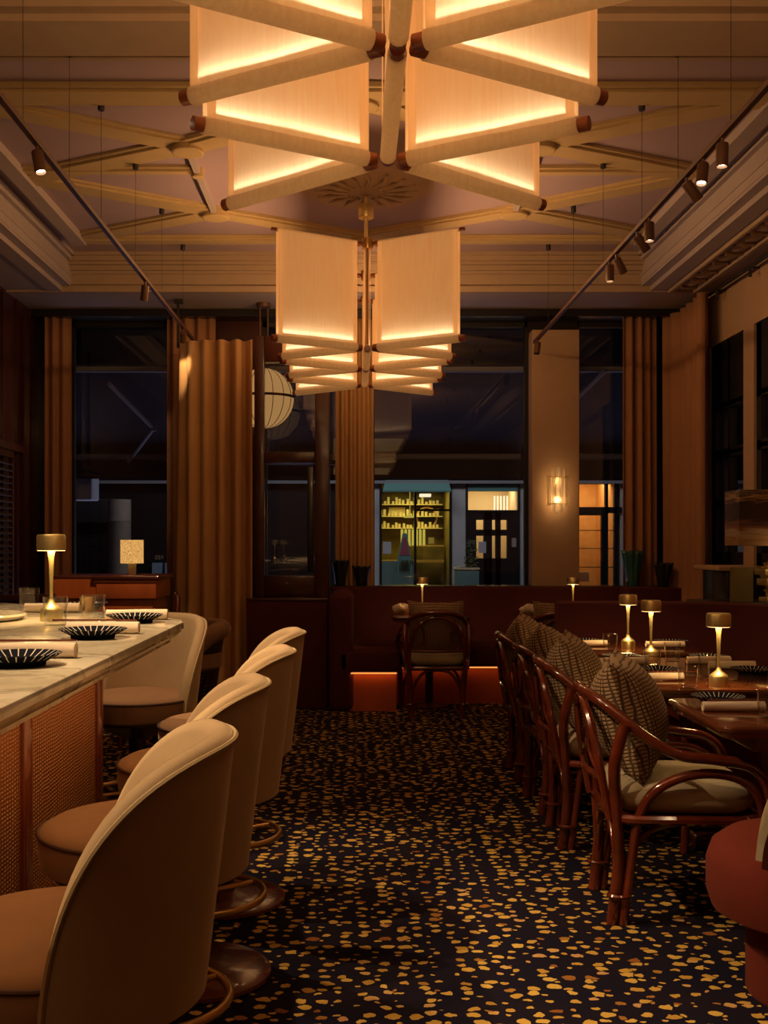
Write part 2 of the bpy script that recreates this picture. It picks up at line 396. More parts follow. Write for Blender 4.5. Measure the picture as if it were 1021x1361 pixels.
def thing(name, label, cat, loc=(0,0,0), rz=0, group=None):
    o = bpy.data.objects.new(name, None); COL.objects.link(o); o.empty_display_size = 0.05
    o.location = loc; o.rotation_euler = (0, 0, rz); o['label'] = label; o['category'] = cat
    if group: o['group'] = group
    return o
def tag(o, label, cat, group=None):
    o['label'] = label; o['category'] = cat
    if group: o['group'] = group
    return o
def struct(o): o['kind'] = 'structure'; return o
CH = {}
def kids(o): return [c for c in bpy.data.objects if c.parent == o]
def dup(root, loc, rz=None, label=None, group=None):
    r = root.copy(); COL.objects.link(r); r.location = loc
    if rz is not None: r.rotation_euler = (0, 0, rz)
    if label: r['label'] = label
    if group: r['group'] = group
    for ch in kids(root):
        c = ch.copy(); COL.objects.link(c); c.parent = r
        for g in kids(ch):
            d = g.copy(); COL.objects.link(d); d.parent = c
    return r
def area(name, loc, sx, sy, power, col, direction=(0,0,-1), spread=180, parent=None):
    l = bpy.data.lights.new(name, 'AREA'); l.shape = 'RECTANGLE'; l.size = sx; l.size_y = sy; l.energy = power; l.color = col
    l.spread = R(spread)
    o = bpy.data.objects.new(name, l); COL.objects.link(o); o.location = loc
    o.rotation_euler = Vector(direction).to_track_quat('-Z', 'Y').to_euler()
    if parent: o.parent = parent
    return o
def spot(name, loc, target, power, angle, col=(1.0, 0.66, 0.35), blend=0.5, size=0.02):
    l = bpy.data.lights.new(name, 'SPOT'); l.energy = power; l.spot_size = R(angle); l.spot_blend = blend; l.color = col; l.shadow_soft_size = size
    o = bpy.data.objects.new(name, l); COL.objects.link(o); o.location = loc
    o.rotation_euler = (Vector(target)-Vector(loc)).to_track_quat('-Z', 'Y').to_euler()
    return o
def point(name, loc, power, col, size=0.02):
    l = bpy.data.lights.new(name, 'POINT'); l.energy = power; l.color = col; l.shadow_soft_size = size
    o = bpy.data.objects.new(name, l); COL.objects.link(o); o.location = loc; return o
WARM = (1.0, 0.58, 0.24)

# ------------------------------------------------------------------ room shell
XL, XR, YW, ZC, ZS = -2.78, 2.87, 9.60, 3.58, 3.30
struct(MB().box(XL-0.2, XR+0.2, -2.2, YW+0.15, -0.1, 0).build('floor', 'carpet'))
struct(MB().box(XL-0.2, XR+0.2, -2.2, 9.0, ZC, ZC+0.12).build('ceiling', 'ceiling_panel'))
struct(MB().box(XL-0.2, XR+0.2, -2.3, -2.2, 0, ZC).build('wall_front', 'wall_plaster'))
# back wall: dark band over the windows, apron beneath, piers between
struct(MB().box(XL-0.2, XR+0.2, YW, YW+0.14, 3.235, ZC+0.12).box(XL-0.2, XR+0.2, YW, YW+0.14, 0, 0.62)
       .box(1.53, 1.97, YW, YW+0.14, 3.10, 3.235).box(XL-0.2, -2.50, YW, YW+0.14, 0.62, 3.235).box(2.46, XR+0.2, YW, YW+0.14, 0.62, 3.235).build('wall_back', 'black_wood'))
struct(MB().box(-1.60, -0.80, YW-0.02, YW+0.12, 0.62, 3.235).build('trim_1', 'dark_mahogany'))
struct(MB().rbox(1.545, 1.955, YW-0.16, YW+0.14, 0.3, 3.135, 0.006).build('pillar', 'wall_plaster'))
def window(n, x0, x1, z0, z1, bars):
    fr = MB()
    fr.box(x0, x0+0.035, YW+0.03, YW+0.1, z0, z1).box(x1-0.035, x1, YW+0.03, YW+0.1, z0, z1)
    fr.box(x0, x1, YW+0.03, YW+0.1, z0, z0+0.06).box(x0, x1, YW+0.03, YW+0.1, z1-0.04, z1)
    for z in bars: fr.box(x0, x1, YW+0.04, YW+0.09, z-0.018, z+0.018)
    f = struct(fr.build('window_%d' % n, 'black_metal'))
    g = MB().box(x0+0.03, x1-0.03, YW+0.06, YW+0.066, z0+0.05, z1-0.03).build('window_glass', 'window_glass', f)
    return f
window(1, -2.50, -1.60, 0.62, 3.235, [])
window(2, -0.80, 0.15, 0.62, 3.235, [2.0])
window(3, 0.15, 1.545, 0.62, 3.235, [])
window(4, 1.955, 2.46, 0.62, 3.235, [])
# right wall with two tall gridded windows
wr = MB(); T = 0.2
yy = [(7.50, 7.82), (8.03, 8.78)]
prev = -2.2
for a, b in [(6.75, 7.82), (8.03, 8.80)]:
    wr.box(XR, XR+T, prev, a, 0, 3.7); wr.box(XR, XR+T, a, b, 2.86, 3.7); wr.box(XR, XR+T, a, b, 0, 0.9); prev = b
wr.box(XR, XR+T, prev, YW+0.14, 0, 3.7)
struct(wr.build('wall_right', 'wall_plaster'))
for n, (a, b) in enumerate([(8.03, 8.80), (6.75, 7.82)]):
    fr = MB(); fr.box(XR+0.02, XR+0.08, a, a+0.06, 0.9, 2.86).box(XR+0.02, XR+0.08, b-0.09, b, 0.9, 2.86).box(XR+0.02, XR+0.08, a, b, 2.35, 2.86).box(XR+0.02, XR+0.08, a, b, 0.9, 1.22)
    k = 2 if n == 0 else 3
    for i in range(1, k): y = a+0.06+(b-0.09-a-0.06)*i/k; fr.box(XR+0.02, XR+0.08, y-0.025, y+0.025, 0.9, 2.86)
    for z in (1.60, 1.98, 2.0, 2.36): fr.box(XR+0.02, XR+0.08, a, b, z-0.025, z+0.025)
    f = struct(fr.build('window_%d' % (5+n), 'black_paint'))
    MB().box(XR+0.045, XR+0.051, a+0.03, b-0.03, 0.95, 2.8).build('window_glass', 'window_glass', f)
# left wall: dark timber with upright boards
wl = MB().box(XL-0.2, XL, -2.2, YW+0.14, 0, 3.7)
for y in (7.9, 8.25, 8.6, 8.95, 9.3): wl.box(XL, XL+0.025, y-0.02, y+0.02, 0, 3.28)
wl.box(XL, XL+0.06, 7.3, 9.1, 2.03, 2.09)
struct(wl.build('wall_left', 'dark_mahogany'))
# lowered soffits round the tray and their stepped cornices
def cornice_x(y, x0, x1, sgn, mat='cornice', name='trim_2'):
    c = MB()
    for d, z0, z1 in ((0.00, 3.30, 3.345), (0.025, 3.345, 3.36), (0.0, 3.36, 3.44), (-0.02, 3.44, 3.462), (-0.05, 3.462, 3.50), (-0.09, 3.50, 3.52), (-0.13, 3.52, 3.555), (-0.16, 3.555, 3.60)):
        c.box(x0, x1, y+sgn*d if sgn > 0 else y, y+0.06 if sgn > 0 else y-sgn*0-0+0.06+(-d), z0, z1)
    return struct(c.build(name, mat, ang=30))
cornice_x(8.73, XL, XR, 1)
struct(MB().box(XL, XR, 8.79, YW, ZS, 3.62).build('ceiling_soffit', 'soffit_paint'))
def side_soffit(x_edge, x_wall, name):
    sg = 1 if x_wall > x_edge else -1
    c = MB(); lo, hi = min(x_edge, x_wall), max(x_edge, x_wall)
    c.box(lo, hi, -2.2, 8.785, ZS+0.065, 3.615); c.box(min(x_edge+sg*0.19, x_wall), max(x_edge+sg*0.19, x_wall), -2.2, 8.785, ZS+0.014, 3.34)
    for d, z0, z1 in ((0.004, 3.345, 3.37), (0.075, ZS+0.006, 3.37), (-0.006, 3.42, 3.44), (-0.035, 3.525, 3.60), (-0.06, 3.555, 3.605)):
        a, b = x_edge + sg*d, x_edge + sg*(d+0.12)
        c.box(min(a,b), max(a,b), -2.2, 8.73, z0, z1)
    return struct(c.build(name, 'soffit_paint', ang=30))
side_soffit(2.30, XR, 'trim_3'); side_soffit(-2.26, XL, 'trim_4')
fz = MB()                                   # carved frieze along the right soffit
for i in range(22):
    y = 3.2 + i*0.25
    fz.lathe([(0.0, -0.035), (0.05, -0.027), (0.075, -0.015), (0.08, 0.02)], 10, (2.62, y, ZS+0.018))
    fz.tube([(2.55, y+0.05, ZS+0.01), (2.58, y+0.10, ZS-0.005), (2.64, y+0.14, ZS), (2.70, y+0.17, ZS+0.01)], 0.018, 6)
fz.box(2.51, 2.53, 2.8, 8.7, ZS-0.02, ZS+0.03).box(2.71, 2.735, 2.8, 8.7, ZS-0.02, ZS+0.03)
struct(fz.build('trim_5', 'cornice'))
# near molded cross beam and flat ribs of the tray
nb = MB()
for y0, y1, z0 in ((4.30, 4.86, 3.47), (4.36, 4.80, 3.44), (4.42, 4.74, 3.41), (4.95, 4.99, 3.545), (5.08, 5.11, 3.555)):
    nb.box(-2.3, 2.34, y0, y1, z0, 3.6)
struct(nb.build('trim_6', 'cornice', ang=30))
rib = MB()
ZR = 3.555
RK, RN = [0], []
def ribbar(a, b, w, h=0.05):
    RK[0] += 1; e = 0.0009*RK[0]
    rib.bar((a[0], a[1], 3.570-e), (b[0], b[1], 3.570-e), w, 0.030); rib.bar((a[0], a[1], 3.580-e), (b[0], b[1], 3.580-e), w+0.07, 0.024)
    for p in (a, b):
        if p not in RN and abs(p[0]) < 1.5: RN.append(p); rib.lathe([(0.0, -0.062), (w*0.55, -0.062), (w*0.62, -0.058), (w*0.62, 0.0)], 20, (p[0], p[1], 3.584))
lo_ = [(-2.02, 5.62), (-2.02, 6.81), (-2.02, 8.14)]; li = [(-0.95, 6.25), (-0.95, 7.51)]
ro = [(2.12, 5.58), (2.12, 6.74), (2.12, 8.05)]; ri = [(1.06, 6.22), (1.10, 7.47)]
for o_, i_ in ((lo_, li), (ro, ri)):
    ribbar(o_[0], i_[0], 0.15); ribbar(i_[0], o_[1], 0.15); ribbar(o_[1], i_[1], 0.15); ribbar(i_[1], o_[2], 0.15)
    ribbar((o_[1][0], 6.66), (i_[0][0], 6.66), 0.06, 0.04)
ribbar(li[1], (0.05, 8.12), 0.13); ribbar(ri[1], (0.05, 8.12), 0.13)
ribbar(li[0], (0.05, 5.6), 0.13); ribbar(ri[0], (0.05, 5.6), 0.13)
ribbar((-2.05, 5.52), (2.15, 5.52), 0.17); ribbar((-2.05, 8.17), (2.15, 8.17), 0.10)
struct(rib.build('trim_7', 'ceiling_rib', smooth=False))
r2 = MB()
for a, b in ((li[0], li[1]), (ri[0], ri[1])): r2.bar((a[0], a[1], ZR+0.005), (b[0], b[1], ZR+0.005), 0.035, 0.05)
for x in (-2.06, 2.16): r2.bar((x, -2.1, ZR), (x, 8.2, ZR), 0.10, 0.06)
struct(r2.build('trim_8', 'soffit_paint', smooth=False))
rose = MB().lathe([(0.0, -0.05), (0.06, -0.05), (0.10, -0.03), (0.18, -0.035), (0.22, -0.02), (0.30, -0.028), (0.36, -0.012), (0.40, -0.02), (0.44, 0.0)], 48, (0.08, 7.02, ZC), caps=False)
for i in range(16):
    a = 2*pi*i/16; rose.tube([(0.08+0.12*cos(a), 7.02+0.12*sin(a), ZC-0.035), (0.08+0.25*cos(a+0.08), 7.02+0.25*sin(a+0.08), ZC-0.035), (0.08+0.33*cos(a), 7.02+0.33*sin(a), ZC-0.02)], 0.014, 6)
struct(rose.build('trim_9', 'cornice'))

# ------------------------------------------------------------------ chandeliers
def make_chandelier(label):
    t = thing('fabric_chandelier', label, 'chandelier', group=None)
    ZB, ZT, q, HW = 2.42, 3.02, 0.376, 0.515
    led = []
    def panel(a, b, nm='shade_panel'):
        a, b = Vector(a), Vector(b); d = (b-a); Ln = d.length; d.normalize(); n = Vector((-d.y, d.x, 0))
        mid = (a+b)/2; ang = math.atan2(d.y, d.x)
        hl = Ln/2
        sh = MB()
        for s in (-1, 1):
            sh.grid(lambda u, v: (-hl+0.018+(2*hl-0.036)*u, s*(0.016 - 0.006*sin(pi*v)) + 0.002*sin(u*9+v*4), ZB+0.012+(ZT-ZB-0.012)*v), 8, 10)
        for x in (-hl+0.03, hl-0.03):        # sewn side hems
            for s in (-1, 1): sh.box(x-0.012, x+0.012, s*0.0165-0.0015, s*0.0165+0.0015, ZB+0.02, ZT)
        p = sh.build(nm, FAB, t, (mid.x, mid.y, 0)); p.rotation_euler = (0, 0, ang)
        for z, r in ((ZB, 0.0235), (ZT, 0.012)):
            k = MB().tube([(-hl+0.012, 0, z), (hl-0.012, 0, z)], r, 14).build('roller_tube', ROLL, p)
            for e in (-1, 1):
                MB().tube([(e*(hl-0.014), 0, z), (e*(hl+0.018), 0, z)], r*0.84, 12).build('end_cap', 'copper_cap', p)
        led.append((mid, ang, Ln))
        return p
    for s in (-1, 1):
        for k in range(-3, 3):
            o_out = (k % 2 != 0)             # odd nodes are outer
            ya, yb = k*q, (k+1)*q
            ga = 0.08 if k == -3 else 0.09; gb = -0.03 if k == 2 else 0.09
            if o_out: A = (s*HW, ya+ga, 0); B = (s*0.052, yb-0.02, 0)
            else:     A = (s*0.052, ya+0.02, 0); B = (s*HW, yb-gb, 0)
            panel(A, B)
    for k in (-1, 0):
        panel((0, k*2*q+0.03, 0), (0, (k+1)*2*q-0.03, 0), 'spine_panel')
    hub = MB().tube([(0, -2*q, ZT), (0, 2*q, ZT)], 0.012, 8)
    for k in (-2, 0, 2): hub.lathe([(0.0, -0.03), (0.03, -0.03), (0.034, 0.0), (0.03, 0.03), (0, 0.03)], 14, (0, k*q, ZT))
    for k in (-2, 0, 2): hub.tube([(-0.055, k*q, ZT), (0.055, k*q, ZT)], 0.010, 8)
    hub.build('hub_frame', 'antique_brass', t)
    for k in (-2, 0, 2): MB().tube([(0, k*q, ZB+0.02), (0, k*q, ZT)], 0.007, 8).build('upright_rod', 'antique_brass', t)
    MB().tube([(0, 0, ZT), (0, 0, ZC-0.02)], 0.013, 12).build('stem', 'brass', t)
    MB().lathe([(0.0, -0.19), (0.048, -0.19), (0.05, -0.185), (0.05, -0.11), (0.047, -0.105), (0.012, -0.10), (0.012, -0.05), (0.04, -0.045), (0.04, -0.04), (0.0, -0.04)], 24, (0, 0, ZC)).build('canopy', 'brass', t)
    return t, led
chan, LED = make_chandelier('near fabric chandelier, its pleated linen panels cut off by the top of frame')
def place_leds(ox, oy):
    for mid, ang, Ln in LED:
        l = area('led_strip', (ox+mid.x, oy+mid.y, 2.42+0.030), Ln-0.07, 0.014, 0.34, (1.0, 0.74, 0.47), (0, 0, 1))
        l.rotation_euler = (pi, 0, -ang) if False else (Matrix.Rotation(ang, 3, 'Z') @ Matrix.Rotation(pi, 3, 'X')).to_euler()
CH1, CH2 = (0.100, 2.46), (0.08, 7.05)
for ox, oy in (CH1, CH2):
    for sg in (-1, 1):
        area('ceiling_fill', (ox+sg*0.55, oy, 3.04), 2.0, 0.06, 12.0, (1.0, 0.52, 0.21), (sg*1.0, 0, 0.30))  # unseen fill lamps added round the chandelier to brighten the ceiling
        area('ceiling_fill', (ox, oy+sg*1.16, 2.98), 0.9, 0.08, 7.0, (1.0, 0.52, 0.21), (0, sg*1.0, 0.30))
    area('floor_fill', (ox, oy, 2.385), 0.9, 1.6, 2.0, (1.0, 0.62, 0.28), (0, 0, -1))  # unseen fill added below the panels to wash the floor
chan.location = (CH1[0], CH1[1], 0); place_leds(*CH1)
dup(chan, (CH2[0], CH2[1], 0), 0, 'whole fabric chandelier hanging from the carved ceiling rose, farther from the bar'); place_leds(*CH2)

# ------------------------------------------------------------------ track lights
ZTR = 2.94
def track(x, y1, heads, anchors, label):
    t = thing('track_light', label, 'track light', (x, 0, 0))
    MB().box(-0.012, 0.012, 0.4, y1, ZTR-0.011, ZTR+0.011).build('rail', 'bronze', t)
    for y in anchors:
        MB().tube([(0, y, ZTR), (0, y, ZC-0.02)], 0.0013, 6).build('suspension_wire', 'wire_dark', t)
        MB().lathe([(0, -0.055), (0.016, -0.055), (0.018, -0.05), (0.018, 0.0)], 12, (0, y, ZC)).build('ceiling_cup', 'wire_dark', t)
    for y, tgt, lit in heads:
        p = Vector((0, y, ZTR-0.035)); d = (Vector((tgt[0]-x, tgt[1], tgt[2])) - p).normalized()
        q = p + d*0.095
        bx_ = d.orthogonal().normalized(); by_ = d.cross(bx_); hb = MB(); cs_ = []
        prof = [(0.0, 0.0), (0.023, 0.0), (0.0245, 0.003), (0.0245, 0.095), (0.021, 0.095), (0.021, 0.080), (0.0, 0.080)]
        tmp = MB().lathe(prof, 18, caps=False)
        hb.add([p + bx_*v[0] + by_*v[1] + d*v[2] for v in tmp.v], tmp.f); hb.tube([(0, y, ZTR), p+d*0.01], 0.007, 8)
        h = hb.build('spotlight_head', 'bronze', t)
        MB().tube([p+d*0.079, p+d*0.083], 0.019, 16).build('lens', 'spot_lens' if lit else 'wire_dark', h)
        if lit: spot('track_spot', q + d*0.006 + Vector((x, 0, 0)), tgt, lit[0], lit[1], blend=lit[2] if len(lit) > 2 else 0.6)
    return t
track(-1.303, 9.06, [
        (1.10, (-0.62, 1.5, 0.9), (75, 60)), (1.65, (0.5, 1.8, 0.0), (90, 50)), (2.10, (-0.55, 2.5, 0.9), (66, 54)), (2.60, (0.5, 2.9, 0.0), (135, 52)),
        (3.1, (-0.55, 3.35, 0.9), (66, 52)), (3.6, (0.5, 3.95, 0.0), (130, 52)),
        (4.49, (-0.85, 4.15, 0.95), (130, 54)), (6.83, (-1.70, 7.75, 1.0), (150, 38)), (8.35, (-1.375, 8.70, 2.62), (14, 40))],
      [2.0, 3.2, 4.3, 5.0, 5.63, 6.52, 7.41, 8.33],
      'track light rail with few spot heads hung above the marble bar')
track(1.488, 8.97, [
        (2.6, (1.0, 3.0, 0.0), (10, 40)),
        (4.40, (1.40, 4.30, 0.73), (15, 28)), (4.64, (1.05, 4.0, 0.5), (14, 34)), (4.88, (2.6, 5.2, 1.6), None),
        (5.49, (1.5, 5.35, 0.73), (14, 30)), (5.73, (2.5, 6.1, 1.7), None), (6.18, (2.3, 6.6, 1.6), None), (6.34, (1.5, 6.2, 0.75), (12, 30)), (8.8, (1.35, 8.6, 2.0), None)],
      [2.0, 3.2, 4.3, 5.0, 5.63, 6.5, 7.38, 8.33],
      'track light rail with many spot heads above the dining tables')

# ------------------------------------------------------------------ bar and counter
ZBAR = 1.037
co = [(-0.56, 0.3), (-0.56, 3.60), (-0.575, 3.68), (-0.62, 3.745), (-1.56, 4.78), (-3.0+0.25, 4.9), (-2.75, 0.3)]
co = [(-0.56, 0.3), (-0.56, 3.60), (-0.575, 3.68), (-0.62, 3.745), (-1.56, 4.78), (-2.7, 4.86), (-2.7, 0.3)]
top = MB().loft_poly(co, [(0.010, ZBAR), (0.003, ZBAR-0.003), (0.0, ZBAR-0.010), (0.0, ZBAR-0.022), (0.008, ZBAR-0.027), (0.010, ZBAR-0.034), (0.020, ZBAR-0.046), (0.038, ZBAR-0.055), (0.045, ZBAR-0.060), (0.045, ZBAR-0.068)]).build('countertop', 'marble', ang=25)
area('underbar_light', (-0.62, 2.2, 0.962), 2.6, 0.03, 3.0, (1.0, 0.50, 0.18), (-0.55, 0, -1))
tag(top, 'veined marble countertop with moulded edge on the woven fronted bar', 'countertop')
bar = thing('bar_counter', 'bar with woven copper toned front panels and wooden stiles under the marble', 'bar', (-0.81, 3.45, 0))
bo = inset(co, 0.25)
def loc_poly(p): return [(x+0.81, y-3.45) for x, y in p]
MB().prism(loc_poly(inset(co, 0.275)), 0.06, ZBAR-0.07).build('body', 'mahogany', bar)
MB().prism(loc_poly(inset(co, 0.32)), 0.0, 0.06).build('plinth', 'black_wood', bar)
xs = -0.81+0.81
for y0, y1 in ((-1.56, -0.82), (-0.75, -0.05), (-2.35, -1.63)):
    MB().box(xs-0.02, xs+0.006, y0, y1, 0.10, ZBAR-0.085).build('woven_panel', 'bar_weave', bar)
for y in (-2.39, -1.595, -0.785, -0.02):
    MB().rbox(xs-0.03, xs+0.016, y-0.035, y+0.035, 0.06, ZBAR-0.07, 0.004).build('stile', 'mahogany', bar)
dish = MB().lathe([(0.0, 0.0), (0.19, 0.0), (0.215, 0.006), (0.225, 0.016), (0.220, 0.022), (0.205, 0.016), (0.185, 0.008), (0.0, 0.006)], 48).build('serving_dish', 'marble', None, (-1.33, 3.66, ZBAR))
tag(dish, 'shallow round stone dish on the marble bar behind the brass lamp', 'dish')
rail = MB().rbox(-2.7, -1.42, 5.02, 5.10, 0.0, 1.03, 0.01).box(-2.72, -1.40, 5.0, 5.13, 1.03, 1.055).build('service_screen', 'dark_mahogany')
tag(rail, 'low dark wooden screen behind the far end of the marble bar', 'screen')

# ------------------------------------------------------------------ bar stools (local: sitter faces -X)
def shell_top(th, zb, zt, mx=86): return zb + (zt-zb)*max(0.0, 1-(abs(th)/mx)**3.4)**0.5
def barrel(mb, zb, zt, ro0, ro1, th=0.045, mx=86, n=56):
    prof_n = 12
    def fn(u, v):
        a = -mx + 2*mx*u; # ease to the ends so that the rim is round
        a = mx*sin((u-0.5)*pi)
        zt_ = max(zb+0.012, shell_top(a, zb, zt, mx)); A = R(a)
        k = v*prof_n
        hgt = zt_ - zb; rc = min(th/2, hgt*0.5)
        def ro(z): return ro0 + (ro1-ro0)*((z-zb)/(zt-zb))
        if k <= 4: z = zb + (hgt-rc)*k/4; r = ro(z)-th
        elif k >= 8: z = zb + (hgt-rc)*(12-k)/4; r = ro(z)
        else:
            b = pi*(1-(k-4)/4); z = zt_-rc+rc*sin(b); r = ro(z)-th/2+th/2*cos(b)
        return (r*cos(A), r*sin(A), z)
    mb.grid(fn, n, prof_n); return mb
def rim_curve(zb, zt, ro0, ro1, off, dz, mx=86, n=60):
    out = []
    for i in range(n+1):
        a = mx*sin((i/n-0.5)*pi); z = max(zb+0.012, shell_top(a, zb, zt, mx))
        r = ro0+(ro1-ro0)*((z-zb)/(zt-zb))+off
        out.append((r*cos(R(a)), r*sin(R(a)), z+dz))
    return out
def make_stool(label):
    t = thing('bar_stool', label, 'bar stool', group='taupe bar stools along the marble bar')
    MB().lathe([(0.0, 0.0), (0.215, 0.0), (0.222, 0.008), (0.220, 0.018), (0.20, 0.030), (0.10, 0.036), (0.045, 0.045), (0.0, 0.045)], 48).build('base', 'mahogany', t)
    MB().lathe([(0.042, 0.04), (0.036, 0.06), (0.036, 0.47), (0.09, 0.485), (0.205, 0.545), (0.205, 0.556), (0.0, 0.56)], 32).build('column', 'black_wood', t)
    fr = MB(); ring = [(0.20*cos(2*pi*i/40), 0.20*sin(2*pi*i/40), 0.245) for i in range(40)]
    fr.tube(ring, 0.0105, 10, closed=True)
    for a in (0.6, 2.7, 4.8): fr.tube([(0.036*cos(a), 0.036*sin(a), 0.245), (0.2*cos(a), 0.2*sin(a), 0.245)], 0.008, 8)
    fr.build('foot_ring', 'antique_brass', t)
    s = MB().lathe([(0.0, 0.555), (0.21, 0.555), (0.230, 0.565), (0.2365, 0.60), (0.235, 0.636), (0.228, 0.648), (0.21, 0.658), (0.14, 0.668), (0.0, 0.672)], 56).build('seat', 'velvet_seat', t)
    MB().tube([(0.2355*cos(2*pi*i/64), 0.2355*sin(2*pi*i/64), 0.640) for i in range(64)], 0.005, 8, closed=True).build('piping', 'piping_dark', s)
    b = barrel(MB(), 0.55, 0.985, 0.243, 0.294).build('backrest', 'velvet_taupe', t, ang=60)
    MB().tube(rim_curve(0.55, 0.985, 0.243, 0.294, -0.001, -0.014), 0.0048, 6).build('piping', 'piping_tan', b)
    return t
st = make_stool('nearest taupe velvet bar stool, cut off by the lower frame edge')
st.location = (-0.492, 1.83, 0); st.rotation_euler = (0, 0, R(4))
for y, r, lb in ((2.53, 3, 'second taupe velvet bar stool from the camera, along the bar'),
                 (3.27, 2, 'third taupe velvet bar stool from the camera, along the bar'),
                 (3.95, 4, 'fourth taupe velvet bar stool from the camera, beyond the counter corner')):
    dup(st, (-0.488 if y < 3 else -0.468, y, 0), R(r), lb)
dup(st, (-0.915, 4.62, 0), R(58), 'taupe velvet bar stool standing at the angled far end of the marble bar')

# woven tub stool by the curtain
t = thing('woven_stool', 'brown padded tub stool with dark woven cane shell before the curtain', 'stool', (-0.945, 6.0, 0), R(20))
barrel(MB(), 0.42, 0.80, 0.18, 0.235, 0.03, 110).build('cane_shell', 'cane_weave', t, ang=60)
MB().tube(rim_curve(0.42, 0.80, 0.18, 0.235, -0.014, 0.02, 104), 0.050, 12).build('padded_rim', 'velvet_seat', t)
MB().lathe([(0, 0.60), (0.20, 0.60), (0.225, 0.62), (0.225, 0.69), (0.20, 0.715), (0, 0.725)], 36).build('seat', 'velvet_seat', t)
for a in (45, 135, 225, 315):
    MB().tube([(0.15*cos(R(a)), 0.15*sin(R(a)), 0.44), (0.20*cos(R(a)), 0.20*sin(R(a)), 0)], 0.018, 8).build('leg', 'dark_mahogany', t)
MB().tube([(0.185*cos(2*pi*i/24), 0.185*sin(2*pi*i/24), 0.2) for i in range(24)], 0.01, 8, closed=True).build('stretcher', 'dark_mahogany', t)
MB().lathe([(0, 0.40), (0.19, 0.40), (0.20, 0.43), (0, 0.44)], 24).build('seat_base', 'dark_mahogany', t)
# bentwood stool by the host desk
t = thing('bentwood_stool', 'tall bentwood stool with hooped back between the curtain and desk', 'stool', (-1.335, 7.0, 0), R(8))
MB().tube([(0.17, -0.16, 0.0), (0.17, -0.17, 0.55), (0.2, -0.16, 0.85), (0.2, -0.08, 0.955), (0.2, 0.08, 0.955), (0.2, 0.16, 0.85), (0.17, 0.17, 0.55), (0.17, 0.16, 0.0)], 0.017, 10, smooth=6).build('hoop_back', 'rattan_gloss', t)
MB().lathe([(0, 0.62), (0.18, 0.62), (0.19, 0.65), (0, 0.67)], 28).build('seat', 'velvet_seat', t)
for y in (-0.15, 0.15): MB().tube([(-0.15, y, 0), (-0.13, y*0.9, 0.63)], 0.015, 8).build('leg', 'rattan_gloss', t)
MB().tube([(0.15*cos(2*pi*i/24), 0.15*sin(2*pi*i/24), 0.25) for i in range(24)], 0.01, 8, closed=True).build('stretcher', 'rattan_gloss', t)

